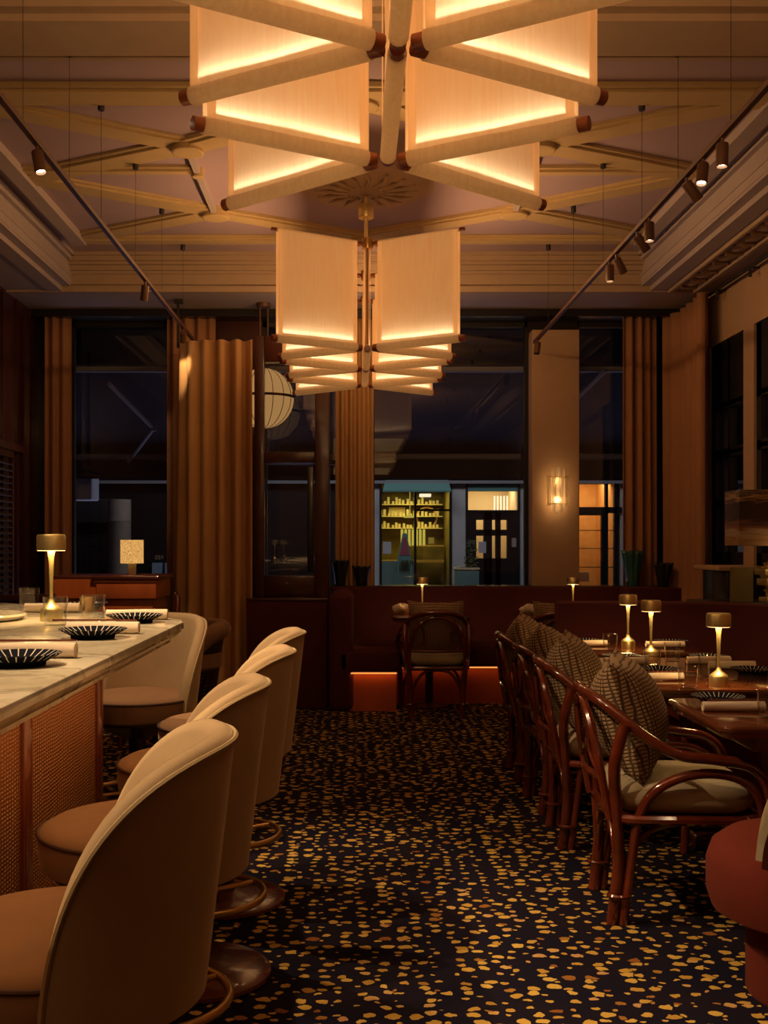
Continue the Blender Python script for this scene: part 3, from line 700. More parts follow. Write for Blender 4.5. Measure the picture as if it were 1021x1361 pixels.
# ------------------------------------------------------------------ rattan armchairs (local: sitter faces +X)
def cushion_fn(w, d, h, z, p=4.0):
    def fn(u, v, s):
        x, y = 2*u-1, 2*v-1
        t = max(0.0, (1-abs(x)**p)*(1-abs(y)**p))**0.5
        k = 1-0.13*abs(x*y)**2
        return (x*w/2*k, y*d/2*k, z + s*h/2*t)
    return fn
def add_cushion(mb, w, d, h, z, n=16, p=4.0):
    f = cushion_fn(w, d, h, z, p)
    e = lambda u: 0.5-0.5*cos(pi*u)
    mb.grid(lambda u, v: f(e(u), e(v), 1), n, n); mb.grid(lambda u, v: f(e(u), e(v), -1), n, n); return mb
def make_chair(label):
    t = thing('rattan_armchair', label, 'armchair')
    r = 0.0165
    horse = [(0.275, -0.235, 0.0), (0.285, -0.25, 0.30), (0.275, -0.262, 0.47), (0.22, -0.27, 0.553), (0.10, -0.275, 0.578), (-0.02, -0.27, 0.592), (-0.13, -0.25, 0.65), (-0.235, -0.19, 0.735), (-0.295, -0.09, 0.775), (-0.305, 0, 0.78)]
    horse = horse + [(x, -y, z) for x, y, z in reversed(horse[:-1])]
    MB().tube(horse, 0.019, 10, smooth=6).build('arm_rail', 'rattan_gloss', t)
    bk = MB()
    inner = [(-0.235, -0.205, 0.36), (-0.265, -0.20, 0.52), (-0.290, -0.15, 0.67), (-0.300, -0.07, 0.735), (-0.302, 0, 0.745)]
    inner = inner + [(x, -y, z) for x, y, z in reversed(inner[:-1])]
    bk.tube(inner, 0.015, 8, smooth=6)
    bk.tube([(-0.262, -0.2, 0.50), (-0.285, 0, 0.495), (-0.262, 0.2, 0.50)], 0.012, 8, smooth=4)
    for s in (-1, 1): bk.tube([(-0.262, s*0.2, 0.50), (-0.285, s*0.1, 0.57), (-0.298, s*0.12, 0.70)], 0.009, 6, smooth=4)
    bk.build('back_frame', 'rattan_gloss', t)
    for s in (-1, 1):
        lg = MB().tube([(-0.225, s*0.185, 0.0), (-0.205, s*0.195, 0.2), (-0.215, s*0.212, 0.40), (-0.225, s*0.235, 0.55), (-0.19, s*0.236, 0.685)], 0.0215, 10, smooth=6)
        lg.tube([(-0.19, s*0.195, 0.0), (-0.165, s*0.205, 0.2), (-0.14, s*0.225, 0.38), (-0.08, s*0.245, 0.475), (0.04, s*0.255, 0.525), (0.17, s*0.255, 0.515), (0.245, s*0.25, 0.45), (0.268, s*0.242, 0.34)], 0.0165, 10, smooth=6)
        l_ = lg.build('leg', 'rattan_gloss', t)
        for z, x in ((0.10, -0.20), (0.36, -0.175)):
            w = MB().tube([(x+0.034*cos(a)-0.004, s*0.198+0.026*sin(a), z) for a in [2*pi*i/14 for i in range(14)]], 0.0085, 6, closed=True)
            w.build('binding', 'rattan_gloss', l_)
    ring = rounded_rect(-0.225, 0.265, -0.235, 0.235, 0.09, 5)
    MB().tube([(x, y, 0.365) for x, y in ring], 0.017, 8, closed=True).prism(inset(ring, 0.01), 0.355, 0.368).build('seat_frame', 'rattan_gloss', t)
    for s in (-1, 1):
        MB().tube([(-0.19, s*0.198, 0.06), (-0.17, s*0.19, 0.22), (-0.10, s*0.2, 0.32), (0.0, s*0.22, 0.355)], 0.011, 8, smooth=5).build('brace', 'rattan_gloss', t)
        MB().tube([(-0.215, s*0.185, 0.06), (-0.21, s*0.17, 0.22), (-0.215, s*0.10, 0.33), (-0.22, 0.0, 0.352)], 0.011, 8, smooth=5).build('brace', 'rattan_gloss', t)
        MB().tube([(0.278, s*0.24, 0.06), (0.27, s*0.2, 0.25), (0.265, s*0.1, 0.34), (0.262, 0, 0.352)], 0.011, 8, smooth=5).build('brace', 'rattan_gloss', t)
    c = add_cushion(MB(), 0.50, 0.46, 0.125, 0.43, 18, 6.0).build('seat_cushion', 'seat_linen', t, (0.025, 0, 0), ang=70)
    return t
ch = make_chair('rattan armchair nearest the camera, beside the red velvet seat')
CHX = 1.115
ch.location = (CHX, 3.89, 0); ch.rotation_euler = (0, 0, R(-3))
cy = [4.80, 5.40, 6.09]
for i, (y, lb) in enumerate(zip(cy, ('second rattan armchair from the camera in the row along the dining tables', 'third rattan armchair from the camera in the row along the dining tables', 'rattan armchair at the far end of the row along the dining tables'))):
    dup(ch, (CHX, y, 0), R((-2, 3, -1)[i]), lb)
dup(ch, (0.615, 8.27, 0), R(90), 'rattan armchair with its back to the camera at the table before the banquette')
dup(ch, (1.53, 8.20, 0), R(90), 'rattan armchair at the back table, mostly behind the row of chairs')
def make_pillow(label):
    t = thing('throw_pillow', label, 'pillow')
    def fn(u, v, s):
        x, y = 2*u-1, 2*v-1
        k1 = 1-0.09*(1-y*y); k2 = 1-0.09*(1-x*x)
        tt = max(0.0, (1-x*x)*(1-y*y))**0.55
        return (s*0.135*tt, x*0.215*k1, y*0.215*k2)
    n = 18
    MB().grid(lambda u, v: fn(u, v, 1), n, n).build('front_cover', 'woven_pillow', t, ang=80)
    MB().grid(lambda u, v: fn(u, v, -1), n, n).build('back_cover', 'woven_pillow', t, ang=80)
    return t
pl = make_pillow('woven brown throw pillow leaning in the rattan armchair nearest the camera')
def set_pillow(o, x, y, z, rz, tilt, roll): o.location = (x, y, z); o.rotation_euler = (roll, tilt, rz)
set_pillow(pl, 0.985, 3.91, 0.685, R(-17), R(-15), R(2))
for y, lb, rz, tl, rl in ((4.83, 'woven throw pillow on the second rattan armchair from the camera', -14, -15, 2), (5.44, 'woven throw pillow on the third rattan armchair from the camera', -10, -15, -2), (6.11, 'woven throw pillow on the farthest armchair of the dining row', -12, -15, 2)):
    o = dup(pl, (0, 0, 0), 0, lb); set_pillow(o, 0.98, y-0.02, 0.685, R(rz), R(tl), R(rl))
o = dup(pl, (0, 0, 0), 0, 'woven pillow showing above the hooped back of the chair by the banquette'); set_pillow(o, 0.615, 8.15, 0.655, R(90), R(-12), 0)
o = dup(pl, (0, 0, 0), 0, 'woven pillow in the armchair at the back table'); set_pillow(o, 1.53, 8.05, 0.655, R(90), R(-12), 0)

# ------------------------------------------------------------------ dining tables
ZT = 0.73
def make_table(w, d, label, post=False):
    t = thing('dining_table', label, 'table')
    o = rounded_rect(-w/2, w/2, -d/2, d/2, 0.05, 5)
    MB().loft_poly(o, [(0.010, ZT), (0.003, ZT-0.003), (0.0, ZT-0.010), (0.002, ZT-0.020), (0.010, ZT-0.024), (0.012, ZT-0.030), (0.020, ZT-0.042), (0.03, ZT-0.045)]).build('tabletop', 'table_wood', t, ang=25)
    MB().rbox(-w/2+0.14, w/2-0.14, -d/2+0.10, d/2-0.10, ZT-0.10, ZT-0.04, 0.006).build('apron', 'mahogany', t)
    if post:
        MB().tube([(0, 0.02, 0.01), (0, 0.02, ZT-0.09)], 0.032, 16).build('post', 'dark_mahogany', t)
        MB().lathe([(0, 0), (0.14, 0), (0.145, 0.01), (0.05, 0.03), (0, 0.035)], 32, (0, 0.0, 0)).build('foot', 'dark_mahogany', t)
        return t
    pd = MB().rbox(-w/2+0.32, w/2-0.12, -0.10, 0.10, 0.06, ZT-0.09, 0.01).build('pedestal', 'mahogany', t)
    lv = MB()
    for k in range(3): lv.bar((-w/2+0.315, -0.10, ZT-0.16-k*0.035), (-w/2+0.315, 0.10, ZT-0.16-k*0.035), 0.010, 0.006)
    lv.build('inlay_line', 'antique_brass', pd)
    MB().rbox(-w/2+0.30, w/2-0.08, -0.20, 0.20, 0.0, 0.06, 0.012).build('foot', 'dark_mahogany', t)
    return t
a = make_table(0.80, 0.62, 'polished dining table nearest the camera, running out of frame'); a.location = (1.135+0.40, 3.675, 0)
a = make_table(0.74, 1.15, 'long polished dining table with two brass lamps, second from the camera'); a.location = (1.135+0.37, 4.79, 0)
a = make_table(0.74, 0.62, 'polished dining table at the far end of the row, one brass lamp'); a.location = (1.135+0.37, 5.92, 0)
a = make_table(0.62, 0.60, 'small table with brass lamp against the banquette, left of the dining row', True); a.location = (0.60, 8.62, 0)
a = make_table(0.62, 0.60, 'small table against the banquette near the wall sconce', True); a.location = (1.60, 8.58, 0)

# ------------------------------------------------------------------ table lamps
def make_lamp(label):
    t = thing('table_lamp', label, 'table lamp', group='cordless brass table lamps')
    MB().lathe([(0.0, 0.0), (0.036, 0.0), (0.0365, 0.004), (0.0365, 0.036), (0.034, 0.042), (0.024, 0.050), (0.012, 0.060), (0.0075, 0.072), (0.0, 0.072)], 32).build('base', 'brass', t)
    MB().lathe([(0.0062, 0.065), (0.0055, 0.10), (0.0085, 0.20), (0.0125, 0.235), (0.0, 0.236)], 18).build('stem', 'brass', t)
    s = MB().lathe([(0.0465, 0.2355), (0.0480, 0.234), (0.0480, 0.238), (0.0475, 0.280), (0.044, 0.287), (0.012, 0.288), (0.0, 0.288)], 36, caps=False)
    s = s.build('shade', 'brass', t)
    MB().lathe([(0.0, 0.2330), (0.0445, 0.2330), (0.0460, 0.2345), (0.0460, 0.2380), (0.0, 0.2385)], 30).build('diffuser', 'lamp_diffuser', s)
    return t
lm = make_lamp('brass table lamp on the marble bar')
lm.location = (-1.006, 3.63, ZBAR)
lamps = [(-1.006, 3.63, ZBAR)]
for (x, y, z), lb in (((1.47, 5.84, ZT), 'brass table lamp on the far dining table of the row'), ((1.44, 5.28, ZT), 'brass table lamp on the long dining table, its far end'),
                      ((1.446, 4.32, ZT), 'brass table lamp on the long dining table, its near end'), ((0.547, 8.67, ZT), 'brass table lamp behind the pillow on the small table with hooped chair'),
                      ((1.735, 8.62, ZT), 'brass table lamp on the back table below the wall sconce')):
    dup(lm, (x, y, z), 0, lb); lamps.append((x, y, z))
for x, y, z in lamps:
    l = area('lamp_light', (x, y, z+0.2315), 0.085, 0.085, 1.7, (1.0, 0.60, 0.22), (0, 0, -1)); l.data.shape = 'DISK'

# ------------------------------------------------------------------ tableware
pm = MB().lathe([(0.0, 0.006), (0.045, 0.006), (0.052, 0.0), (0.058, 0.0), (0.060, 0.008), (0.078, 0.017), (0.092, 0.025), (0.0925, 0.0265), (0.090, 0.0265), (0.076, 0.0195), (0.060, 0.0125), (0.0, 0.0115)], 60)
plate0 = pm.build('plate', 'fluted_plate', None, (0, 0, -5))
used = [False]
def put(o, loc, rz, label, group, cat):
    if o.get('placed'):
        n = o.copy(); COL.objects.link(n)
    else: n = o; o['placed'] = 1
    n.location = loc; n.rotation_euler = (0, 0, rz); tag(n, label, cat, group); return n
PL = [((-0.715, 2.32, ZBAR), 'fluted dark plate nearest the camera on the marble bar'), ((-0.712, 2.98, ZBAR), 'fluted dark plate second from the camera on the marble bar'),
      ((-0.715, 3.56, ZBAR), 'fluted dark plate at the corner of the marble bar'), ((-1.05, 4.24, ZBAR), 'fluted dark plate behind the tumbler at the far edge of the bar'),
      ((1.29, 3.86, ZT), 'dark plate behind the napkin on the nearest dining table'), ((1.315, 4.70, ZT), 'dark plate on the long dining table behind the nearer napkin'),
      ((1.285, 5.24, ZT), 'dark plate at the far end of the long dining table'), ((1.30, 6.08, ZT), 'dark plate by the napkin on the farthest dining table'),
      ((1.72, 4.70, ZT), 'dark plate on the bench side beside the nearest brass lamp'), ((1.70, 5.22, ZT), 'dark plate on the bench side at the far end of the long table'),
      ((1.75, 6.02, ZT), 'dark plate on the bench side of the farthest dining table')]
for p, lb in PL: put(plate0, p, random.random(), lb, 'fluted dark plates', 'plate')
nm = MB()
def roll_fn(u, v):
    a = 2*pi*v*1.0; rr = 0.0175*(1+0.05*sin(3*a+u*4))
    return ((u-0.5)*0.205 , rr*cos(a), 0.0175+rr*sin(a)*0.97)
nm.grid(roll_fn, 10, 20)
for e in (-1, 1):       # spiral ends
    for rr in (0.0165, 0.010):
        nm.tube([(e*0.1015, rr*cos(2*pi*i/16), 0.0175+rr*sin(2*pi*i/16)*0.97) for i in range(16)], 0.0016, 5, closed=True)
    nm.lathe([(0.0, 0.0), (0.016, 0.0)], 2)
    nm.add([(e*0.1005, 0.017*cos(2*pi*i/20), 0.0175+0.017*sin(2*pi*i/20)) for i in range(20)], [list(range(20))])
nap0 = nm.build('napkin', 'linen_napkin', None, (0, 0, -5), ang=60)
NP = [((-0.73, 2.47, ZBAR), 'rolled napkin behind the nearest plate on the marble bar'), ((-0.715, 3.115, ZBAR), 'rolled napkin behind the second plate on the marble bar'), ((-0.73, 3.70-0.02, ZBAR), 'rolled napkin by the plate at the bar corner'), ((-1.12, 4.06, ZBAR), 'rolled napkin before the far plate on the marble bar'),
      ((1.275, 3.66, ZT), 'rolled napkin on the nearest dining table'), ((1.245, 4.46, ZT), 'rolled napkin on the long table beside the near tumbler'), ((1.265, 5.06, ZT), 'rolled napkin midway along the long dining table'), ((1.275, 5.93, ZT), 'rolled napkin on the farthest dining table'),
      ((1.70, 4.90, ZT), 'rolled napkin on the bench side behind the nearest lamp'), ((1.66, 5.10, ZT), 'rolled napkin on the bench side at the long table far end'), ((1.68, 5.88, ZT), 'rolled napkin on the bench side of the farthest table')]
for p, lb in NP: put(nap0, p, R(random.uniform(-3, 3)) if p[0] > 0 else R(random.uniform(-2, 2)), lb, 'rolled linen napkins', 'napkin')
ck = MB().tube([(-0.12, 0, 0), (0.12, 0, 0)], lambda t: 0.0035-0.0015*t, 8).build('chopstick', 'rattan_gloss', None, (0, 0, -5))
for (x, y, z), lb in (((1.29, 4.465, ZT+0.0388), 'thin chopstick lying on the napkin beside the near tumbler'), ((1.31, 3.665, ZT+0.0388), 'thin chopstick lying on the napkin of the nearest dining table'), ((-0.75, 2.475, ZBAR+0.0388), 'thin chopstick on the napkin behind the nearest bar plate'), ((-0.74, 3.12, ZBAR+0.0388), 'thin chopstick on the napkin behind the second bar plate'), ((1.31, 5.065, ZT+0.0388), 'thin chopstick on the napkin midway along the long table')):
    put(ck, (x, y, z), R(2), lb, 'chopsticks on napkins', 'chopstick')
gm = MB().lathe([(0.0, 0.0), (0.030, 0.0), (0.033, 0.003), (0.0365, 0.045), (0.039, 0.088), (0.0395, 0.089), (0.0385, 0.0895), (0.0358, 0.045), (0.0315, 0.014), (0.026, 0.010), (0.0, 0.009)], 32)
gl0 = gm.build('tumbler', 'tumbler_glass', None, (0, 0, -5))
GP = [((-1.225, 4.12, ZBAR), 'clear tumbler beside the brass lamp at the far edge of the bar'), ((-0.848, 3.56, ZBAR), 'clear tumbler standing between brass lamp and corner plate'), ((-0.94, 3.44, ZBAR), 'clear tumbler in front of the brass lamp base on the bar'),
      ((1.30, 4.24, ZT), 'clear tumbler on the long table beside the napkin near end'), ((1.36, 4.96, ZT), 'clear tumbler before the lamp midway on the long table'), ((1.345, 5.72, ZT), 'clear tumbler beside the napkin on the farthest dining table'),
      ((1.52, 5.20, ZT), 'clear tumbler beside the lamp at the long table far end'), ((1.50, 4.62, ZT), 'clear tumbler behind the nearest dining lamp'), ((1.345, 3.53, ZT), 'clear tumbler on the nearest dining table by the frame edge')]
for p, lb in GP: put(gl0, p, random.random(), lb, 'clear water tumblers', 'tumbler')
h = MB().lathe([(0, 0), (0.024, 0), (0.025, 0.004), (0.024, 0.03), (0.028, 0.036), (0.030, 0.055), (0.027, 0.055), (0.024, 0.04), (0, 0.04)], 24).build('votive_holder', 'antique_brass', None, (-1.0, 4.1, ZBAR))
tag(h, 'small brass votive holder behind the tumbler on the bar', 'candle holder')
def crumple(x, y, z, lb):
    mb = MB(); n = 14
    rnd = random.Random(int(x*1000))
    ph = [rnd.random()*6 for _ in range(6)]
    mb.grid(lambda u, v: (0.065*(sin(pi*v)*cos(2*pi*u))*(1+0.25*sin(5*2*pi*u+ph[0]+3*v)), 0.05*sin(pi*v)*sin(2*pi*u)*(1+0.25*sin(4*2*pi*u+ph[1])), 0.035-0.035*cos(pi*v)*(1+0.25*sin(3*2*pi*u+ph[2]))+0.0), 28, n)
    tag(mb.build('folded_napkin', 'linen_napkin', None, (x, y, z+0.012), ang=80), lb, 'napkin')
crumple(0.375, 8.55, ZT, 'crumpled pale napkin on the small table with the hooped chair')
crumple(1.36, 8.45, ZT, 'crumpled pale napkin on the back table below the sconce')

# ------------------------------------------------------------------ banquettes
bq = thing('banquette', 'long maroon velvet banquette under the back windows with glowing plinth', 'banquette', (0.0, 9.3, 0))
MB().rbox(-0.19, 2.62, -0.10, 0.055, 0.0, 0.918, 0.03, 4).build('backrest', 'velvet_maroon', bq)
MB().rbox(-0.19, 0.0, -0.98, -0.05, 0.0, 0.905, 0.06, 5).build('side_arm', 'velvet_maroon', bq)
MB().rbox(0.0, 2.62, -0.60, -0.08, 0.30, 0.47, 0.03, 4).rbox(-0.12, 0.36, -0.98, -0.5, 0.30, 0.47, 0.03, 4).build('seat', 'velvet_maroon', bq)
MB().box(0.0, 2.60, -0.52, -0.1, 0.0, 0.285).box(-0.1, 0.33, -0.93, -0.5, 0.0, 0.285).build('plinth', 'plinth_red', bq)
MB().box(0.35, 2.58, -0.575, -0.55, 0.289, 0.299).box(-0.07, 0.33, -0.965, -0.945, 0.289, 0.299).build('light_strip', 'underseat_strip', bq)
area('plinth_glow', (0.13, 8.335, 0.286), 0.40, 0.02, 0.07, (1.0, 0.33, 0.07), (0, 0.35, -1)); area('plinth_glow', (1.3, 8.74, 0.286), 1.9, 0.02, 0.10, (1.0, 0.33, 0.07), (0, 0.35, -1))
scr = thing('partition_panel', 'dark red panelled partition between the vestibule and the banquette', 'partition', (-0.49, 8.55, 0))
MB().rbox(-0.34, 0.285, -0.06, 0.06, 0.0, 0.84, 0.008).build('body', 'velvet_maroon', scr)
MB().rbox(-0.345, 0.29, -0.065, 0.065, 0.835, 0.86, 0.006).build('cap_rail', 'dark_mahogany', scr)

bt = thing('curved_booth', 'curved maroon velvet booth back wrapping round the dining tables', 'banquette', (1.75, 6.4, 0))
cpath = [(1.20, 6.45), (1.45, 6.45), (1.70, 6.45)] + [(1.72+0.72*cos(R(a)), 5.73+0.72*sin(R(a))) for a in range(84, -1, -12)] + [(2.44, 5.3), (2.44, 4.4), (2.44, 3.4)]
def wall_path(path, th, z0, z1, rnd=0.03):
    mb = MB(); n = len(path); P = [Vector(p) for p in path]
    prof = [(-th/2, z0), (-th/2, z1-rnd), (-th/2+rnd*0.3, z1-rnd*0.3), (-th/2+rnd, z1), (th/2-rnd, z1), (th/2-rnd*0.3, z1-rnd*0.3), (th/2, z1-rnd), (th/2, z0)]
    vs = []
    for i in range(n):
        t_ = (P[min(i+1, n-1)] - P[max(i-1, 0)]).normalized(); nn = Vector((-t_.y, t_.x))
        for d, z in prof: q = P[i]+nn*d; vs.append((q.x-1.75, q.y-6.4, z))
    k = len(prof); fs = []
    for i in range(n-1):
        for q in range(k): fs.append((i*k+q, (i+1)*k+q, (i+1)*k+(q+1)%k, i*k+(q+1)%k))
    fs.append(list(range(k))); fs.append([(n-1)*k+q for q in reversed(range(k))])
    return mb.add(vs, fs)
wall_path(cpath, 0.14, 0.0, 0.948).build('backrest', 'velvet_maroon', bt)
MB().rbox(0.22, 0.62, -3.0, -0.55, 0.10, 0.46, 0.03, 4).build('seat', 'velvet_maroon', bt)
MB().box(0.26, 0.60, -2.95, -0.6, 0.0, 0.10).build('plinth', 'black_wood', bt)

# red swivel tub chair at the frame edge
t = thing('tub_chair', 'round red velvet seat with pale curved back cut by the frame edge', 'chair', (1.315, 3.13, 0), R(-56))
MB().lathe([(0.0, 0.225), (0.235, 0.225), (0.275, 0.245), (0.29, 0.29), (0.29, 0.375), (0.275, 0.42), (0.235, 0.45), (0.14, 0.467), (0.0, 0.472)], 48).build('seat', 'velvet_red', t)
MB().lathe([(0.0, 0.0), (0.175, 0.0), (0.18, 0.01), (0.18, 0.225), (0.0, 0.225)], 40).build('base', 'velvet_red', t)
b = barrel(MB(), 0.44, 0.80, 0.295, 0.315, 0.05, 85).build('backrest', 'seat_linen', t, ang=60)
barrel(MB(), 0.425, 0.70, 0.312, 0.330, 0.014, 80).build('outer_shell', 'dark_mahogany', b, ang=60)

# ------------------------------------------------------------------ curtains
def curtain(name, path, z0, z1, amp, wl, mat, label, seed=0, group=None, flare=0.15):
    P = catmull([Vector((x, y, 0)) for x, y in path], 24)
    ss = [0.0]
    for i in range(1, len(P)): ss.append(ss[-1]+(P[i]-P[i-1]).length)
    tot = ss[-1]; n = max(24, int(tot/wl*12)); rnd = random.Random(seed)
    ph = [rnd.uniform(-0.6, 0.6) for _ in range(200)]; am = [rnd.uniform(0.7, 1.2) for _ in range(200)]
    def pos(s):
        for i in range(1, len(ss)):
            if ss[i] >= s or i == len(ss)-1:
                f = (s-ss[i-1])/max(1e-9, ss[i]-ss[i-1]); d = (P[i]-P[i-1]).normalized()
                return P[i-1].lerp(P[i], f), Vector((-d.y, d.x, 0))
    def fn(u, v):
        s = u*tot; p, nn = pos(s); k = s/wl; i = int(k)
        w = sin(2*pi*k + ph[i]*sin(pi*(k-i))); w = math.copysign(abs(w)**0.75, w)
        a = amp*am[i]*(0.75+flare*(1-v)*2+0.25*sin(2.2*v+i))
        q = p + nn*w*a
        return (q.x, q.y, z0+(z1-z0)*v)
    o = MB().grid(fn, n, 14).build(name, mat, None, ang=180, solid=0.006)
    tag(o, label, 'curtain', group); return o
curtain('curtain', [(-1.375, 9.05), (-1.36, 8.72), (-1.30, 8.62), (-1.07, 8.58), (-0.90, 8.59), (-0.80, 8.60)], 0.01, 2.885, 0.048, 0.125, 'curtain_ochre_lit', 'ochre curtain wrapped round the entrance, catching a spotlight', 1)
curtain('curtain', [(-1.62, 9.48), (-1.40, 9.46), (-1.20, 9.48)], 0.01, 3.27, 0.03, 0.10, 'curtain_rust', 'narrow dark curtain behind the entrance curtain at the window', 2)
curtain('curtain', [(-2.66, 9.40), (-2.56, 9.44), (-2.45, 9.47)], 0.01, 3.24, 0.028, 0.09, 'curtain_rust', 'narrow brown curtain beside the dark timber wall', 3)
curtain('curtain', [(-0.155, 9.49), (0.0, 9.49), (0.175, 9.49)], 0.01, 3.25, 0.036, 0.075, 'curtain_ochre_lit', 'ochre curtain hanging between the vestibule and the middle window', 4)
curtain('curtain', [(2.33, 9.42), (2.48, 9.44), (2.63, 9.50)], 0.01, 3.24, 0.040, 0.085, 'curtain_rust', 'rust curtain drawn beside the lit doorway window', 5)
curtain('curtain', [(2.73, 8.46), (2.75, 9.0), (2.73, 9.50)], 0.01, 3.24, 0.062, 0.19, 'curtain_rust', 'rust curtain along the plaster wall in the room corner', 6)
cr = MB().tube([(2.80, 5.5, 3.22), (2.80, 9.3, 3.25)], 0.014, 8)
for y in (6.6, 7.7, 8.4): cr.tube([(2.80, y, 3.235), (2.87, y, 3.235)], 0.008, 6).tube([(2.8, y, 3.235), (2.8, y, 3.17)], 0.012, 6)
tag(cr.build('curtain_rod', 'wire_dark'), 'dark curtain rod fixed along the plaster wall', 'curtain rod')
pr = MB().box(XL, XR, 9.36, YW-0.005, 3.235, 3.298)
struct(pr.build('trim_10', 'black_wood'))

# ------------------------------------------------------------------ vestibule, globe pendant
vs_ = thing('entrance_vestibule', 'dark mahogany glazed entrance vestibule beside the ochre curtain', 'vestibule', (-0.5, 8.78, 0))
fr = MB()
fr.rbox(-0.295, -0.215, -0.05, 0.05, 0.0, 2.95, 0.006).rbox(0.19, 0.305, -0.05, 0.05, 0.0, 2.95, 0.006)
fr.rbox(-0.215, 0.19, -0.045, 0.045, 2.74, 2.95, 0.006).rbox(-0.215, 0.19, -0.04, 0.04, 1.93, 2.02, 0.006).rbox(-0.215, 0.19, -0.045, 0.045, 0.86, 1.03, 0.006)
fr.build('frame', 'dark_mahogany', vs_)
MB().box(-0.22, 0.20, -0.003, 0.003, 1.0, 2.76).build('glass', 'window_glass', vs_)
MB().rbox(-0.22, 0.20, -0.03, 0.03, 0.0, 0.88, 0.004).build('lower_panel', 'dark_mahogany', vs_)
MB().rbox(0.13, 0.18, -0.055, -0.02, 1.05, 1.90, 0.006).build('inner_bead', 'black_wood', vs_)
MB().box(0.20, 0.30, 0.05, 0.62, 0.0, 2.95).build('side_wall', 'black_wood', vs_)
gp = thing('globe_pendant', 'paper globe pendant with brown bands inside the glazed vestibule', 'pendant', (-0.755, 9.15, 0))
zc_ = 2.50; rg = 0.255
g = MB().lathe([(rg*sin(pi*i/20), zc_-rg*cos(pi*i/20)) for i in range(21)], 40).build('globe', 'globe_glow', gp)
rb = MB()
rb.tube([(rg*1.004*cos(2*pi*i/40), rg*1.004*sin(2*pi*i/40), zc_+0.01) for i in range(40)], 0.012, 6, closed=True)
for k in range(8):
    a = pi*k/8
    rb.tube([(rg*1.003*sin(2*pi*i/40)*cos(a), rg*1.003*sin(2*pi*i/40)*sin(a), zc_-rg*1.003*cos(2*pi*i/40)) for i in range(40)], 0.003, 5, closed=True)
rb.build('band', 'dark_mahogany', gp)
MB().tube([(-0.03, 0, zc_+rg*0.9), (-0.03, 0, 3.27)], 0.008, 8).tube([(0.035, 0, zc_+rg*0.9), (0.035, 0, 3.27)], 0.008, 8).build('hanging_rod', 'bronze', gp)
MB().lathe([(0, 3.262), (0.055, 3.262), (0.06, 3.27), (0.06, ZS)], 24).build('canopy', 'bronze', gp)
pb = MB().box(-1.46, -1.44, 9.0, 9.02, 2.9, 3.27).box(-1.48, -1.41, 8.98, 9.04, 3.27, 3.30)
tag(pb.build('track_bracket', 'wire_dark'), 'slim dark bracket holding the curtain rail up to the soffit', 'bracket')

# ------------------------------------------------------------------ sconce on the pillar
sc = thing('wall_sconce', 'glass rod wall sconce glowing on the plaster pillar', 'wall sconce', (1.755, YW-0.16, 1.73))
MB().rbox(-0.03, 0.03, -0.02, 0.0, -0.10, 0.10, 0.004).build('back_plate', 'antique_brass', sc)
for i in range(5):
    x = -0.08+0.04*i; hh = (0.14, 0.19, 0.21, 0.19, 0.14)[i]
    MB().tube([(x, -0.09+0.012*abs(i-2), -hh+0.02), (x, -0.09+0.012*abs(i-2), hh)], 0.0175, 12, caps=False).build('glass_rod', 'fluted_glass', sc)
for z in (-0.105, 0.125):
    MB().box(-0.095, 0.095, -0.115, -0.108, z-0.003, z+0.003).tube([(-0.095, -0.11, z), (-0.03, -0.01, z)], 0.003, 6).tube([(0.095, -0.11, z), (0.03, -0.01, z)], 0.003, 6).build('bracket', 'antique_brass', sc)
MB().lathe([(0.028*sin(pi*i/12), -0.07-0.028*cos(pi*i/12)) for i in range(13)], 18, (0.0, -0.05, 0)).build('bulb', 'bulb_glow', sc)
MB().lathe([(0.016*sin(pi*i/12), 0.09-0.034*cos(pi*i/12)) for i in range(13)], 18, (0.0, -0.05, 0)).build('bulb', 'bulb_dim', sc)
point('sconce_light', (1.755, YW-0.215, 1.66), 7.0, WARM, 0.03)
point('sconce_light', (1.755, YW-0.215, 1.82), 2.6, WARM, 0.02)

# ------------------------------------------------------------------ host desk and its lamp
hd = thing('host_desk', 'red mahogany host desk with stepped top below the left window', 'desk', (-1.72, 7.75, 0))
MB().rbox(-0.40, 0.30, -0.02, 0.55, 0.0, 0.98, 0.01).build('body', 'cherry_wood', hd)
MB().rbox(-0.13, 0.345, -0.06, 0.58, 1.03, 1.058, 0.006).build('desk_top', 'dark_mahogany', hd)
MB().rbox(-0.10, 0.325, -0.045, 0.56, 0.895, 1.03, 0.006).build('cornice', 'cherry_wood', hd)
MB().rbox(-0.42, -0.13, -0.03, 0.55, 1.035, 1.058, 0.005).build('side_top', 'dark_mahogany', hd)
MB().box(-0.40, -0.10, -0.035, -0.015, 0.90, 1.035).build('front_panel', 'cherry_wood', hd)
MB().box(-0.12, 0.33, -0.052, -0.044, 1.016, 1.028).build('inlay_line', 'copper_cap', hd)
hl = thing('shaded_lamp', 'small lamp with woven drum shade on the host desk', 'table lamp', (-1.615, 7.95, 1.058))
MB().rbox(-0.027, 0.027, -0.027, 0.027, 0.0, 0.10, 0.004).build('base', 'seat_linen', hl)
sh = MB().lathe([(0.083, 0.085), (0.083, 0.255), (0.080, 0.255), (0.080, 0.085), (0.083, 0.085)], 40, caps=False)
hm, nt, out = new_mat('host_shade')
_tc = N(nt, 'ShaderNodeTexCoord'); _n = N(nt, 'ShaderNodeTexNoise', Scale=140.0, Detail=3.0); L(nt, _tc.outputs['Object'], _n.inputs['Vector'])
_r = ramp(nt, [(0.35, (0.50, 0.21, 0.045)), (0.65, (1.0, 0.56, 0.17))]); L(nt, _n.outputs['Fac'], _r.inputs['Fac'])
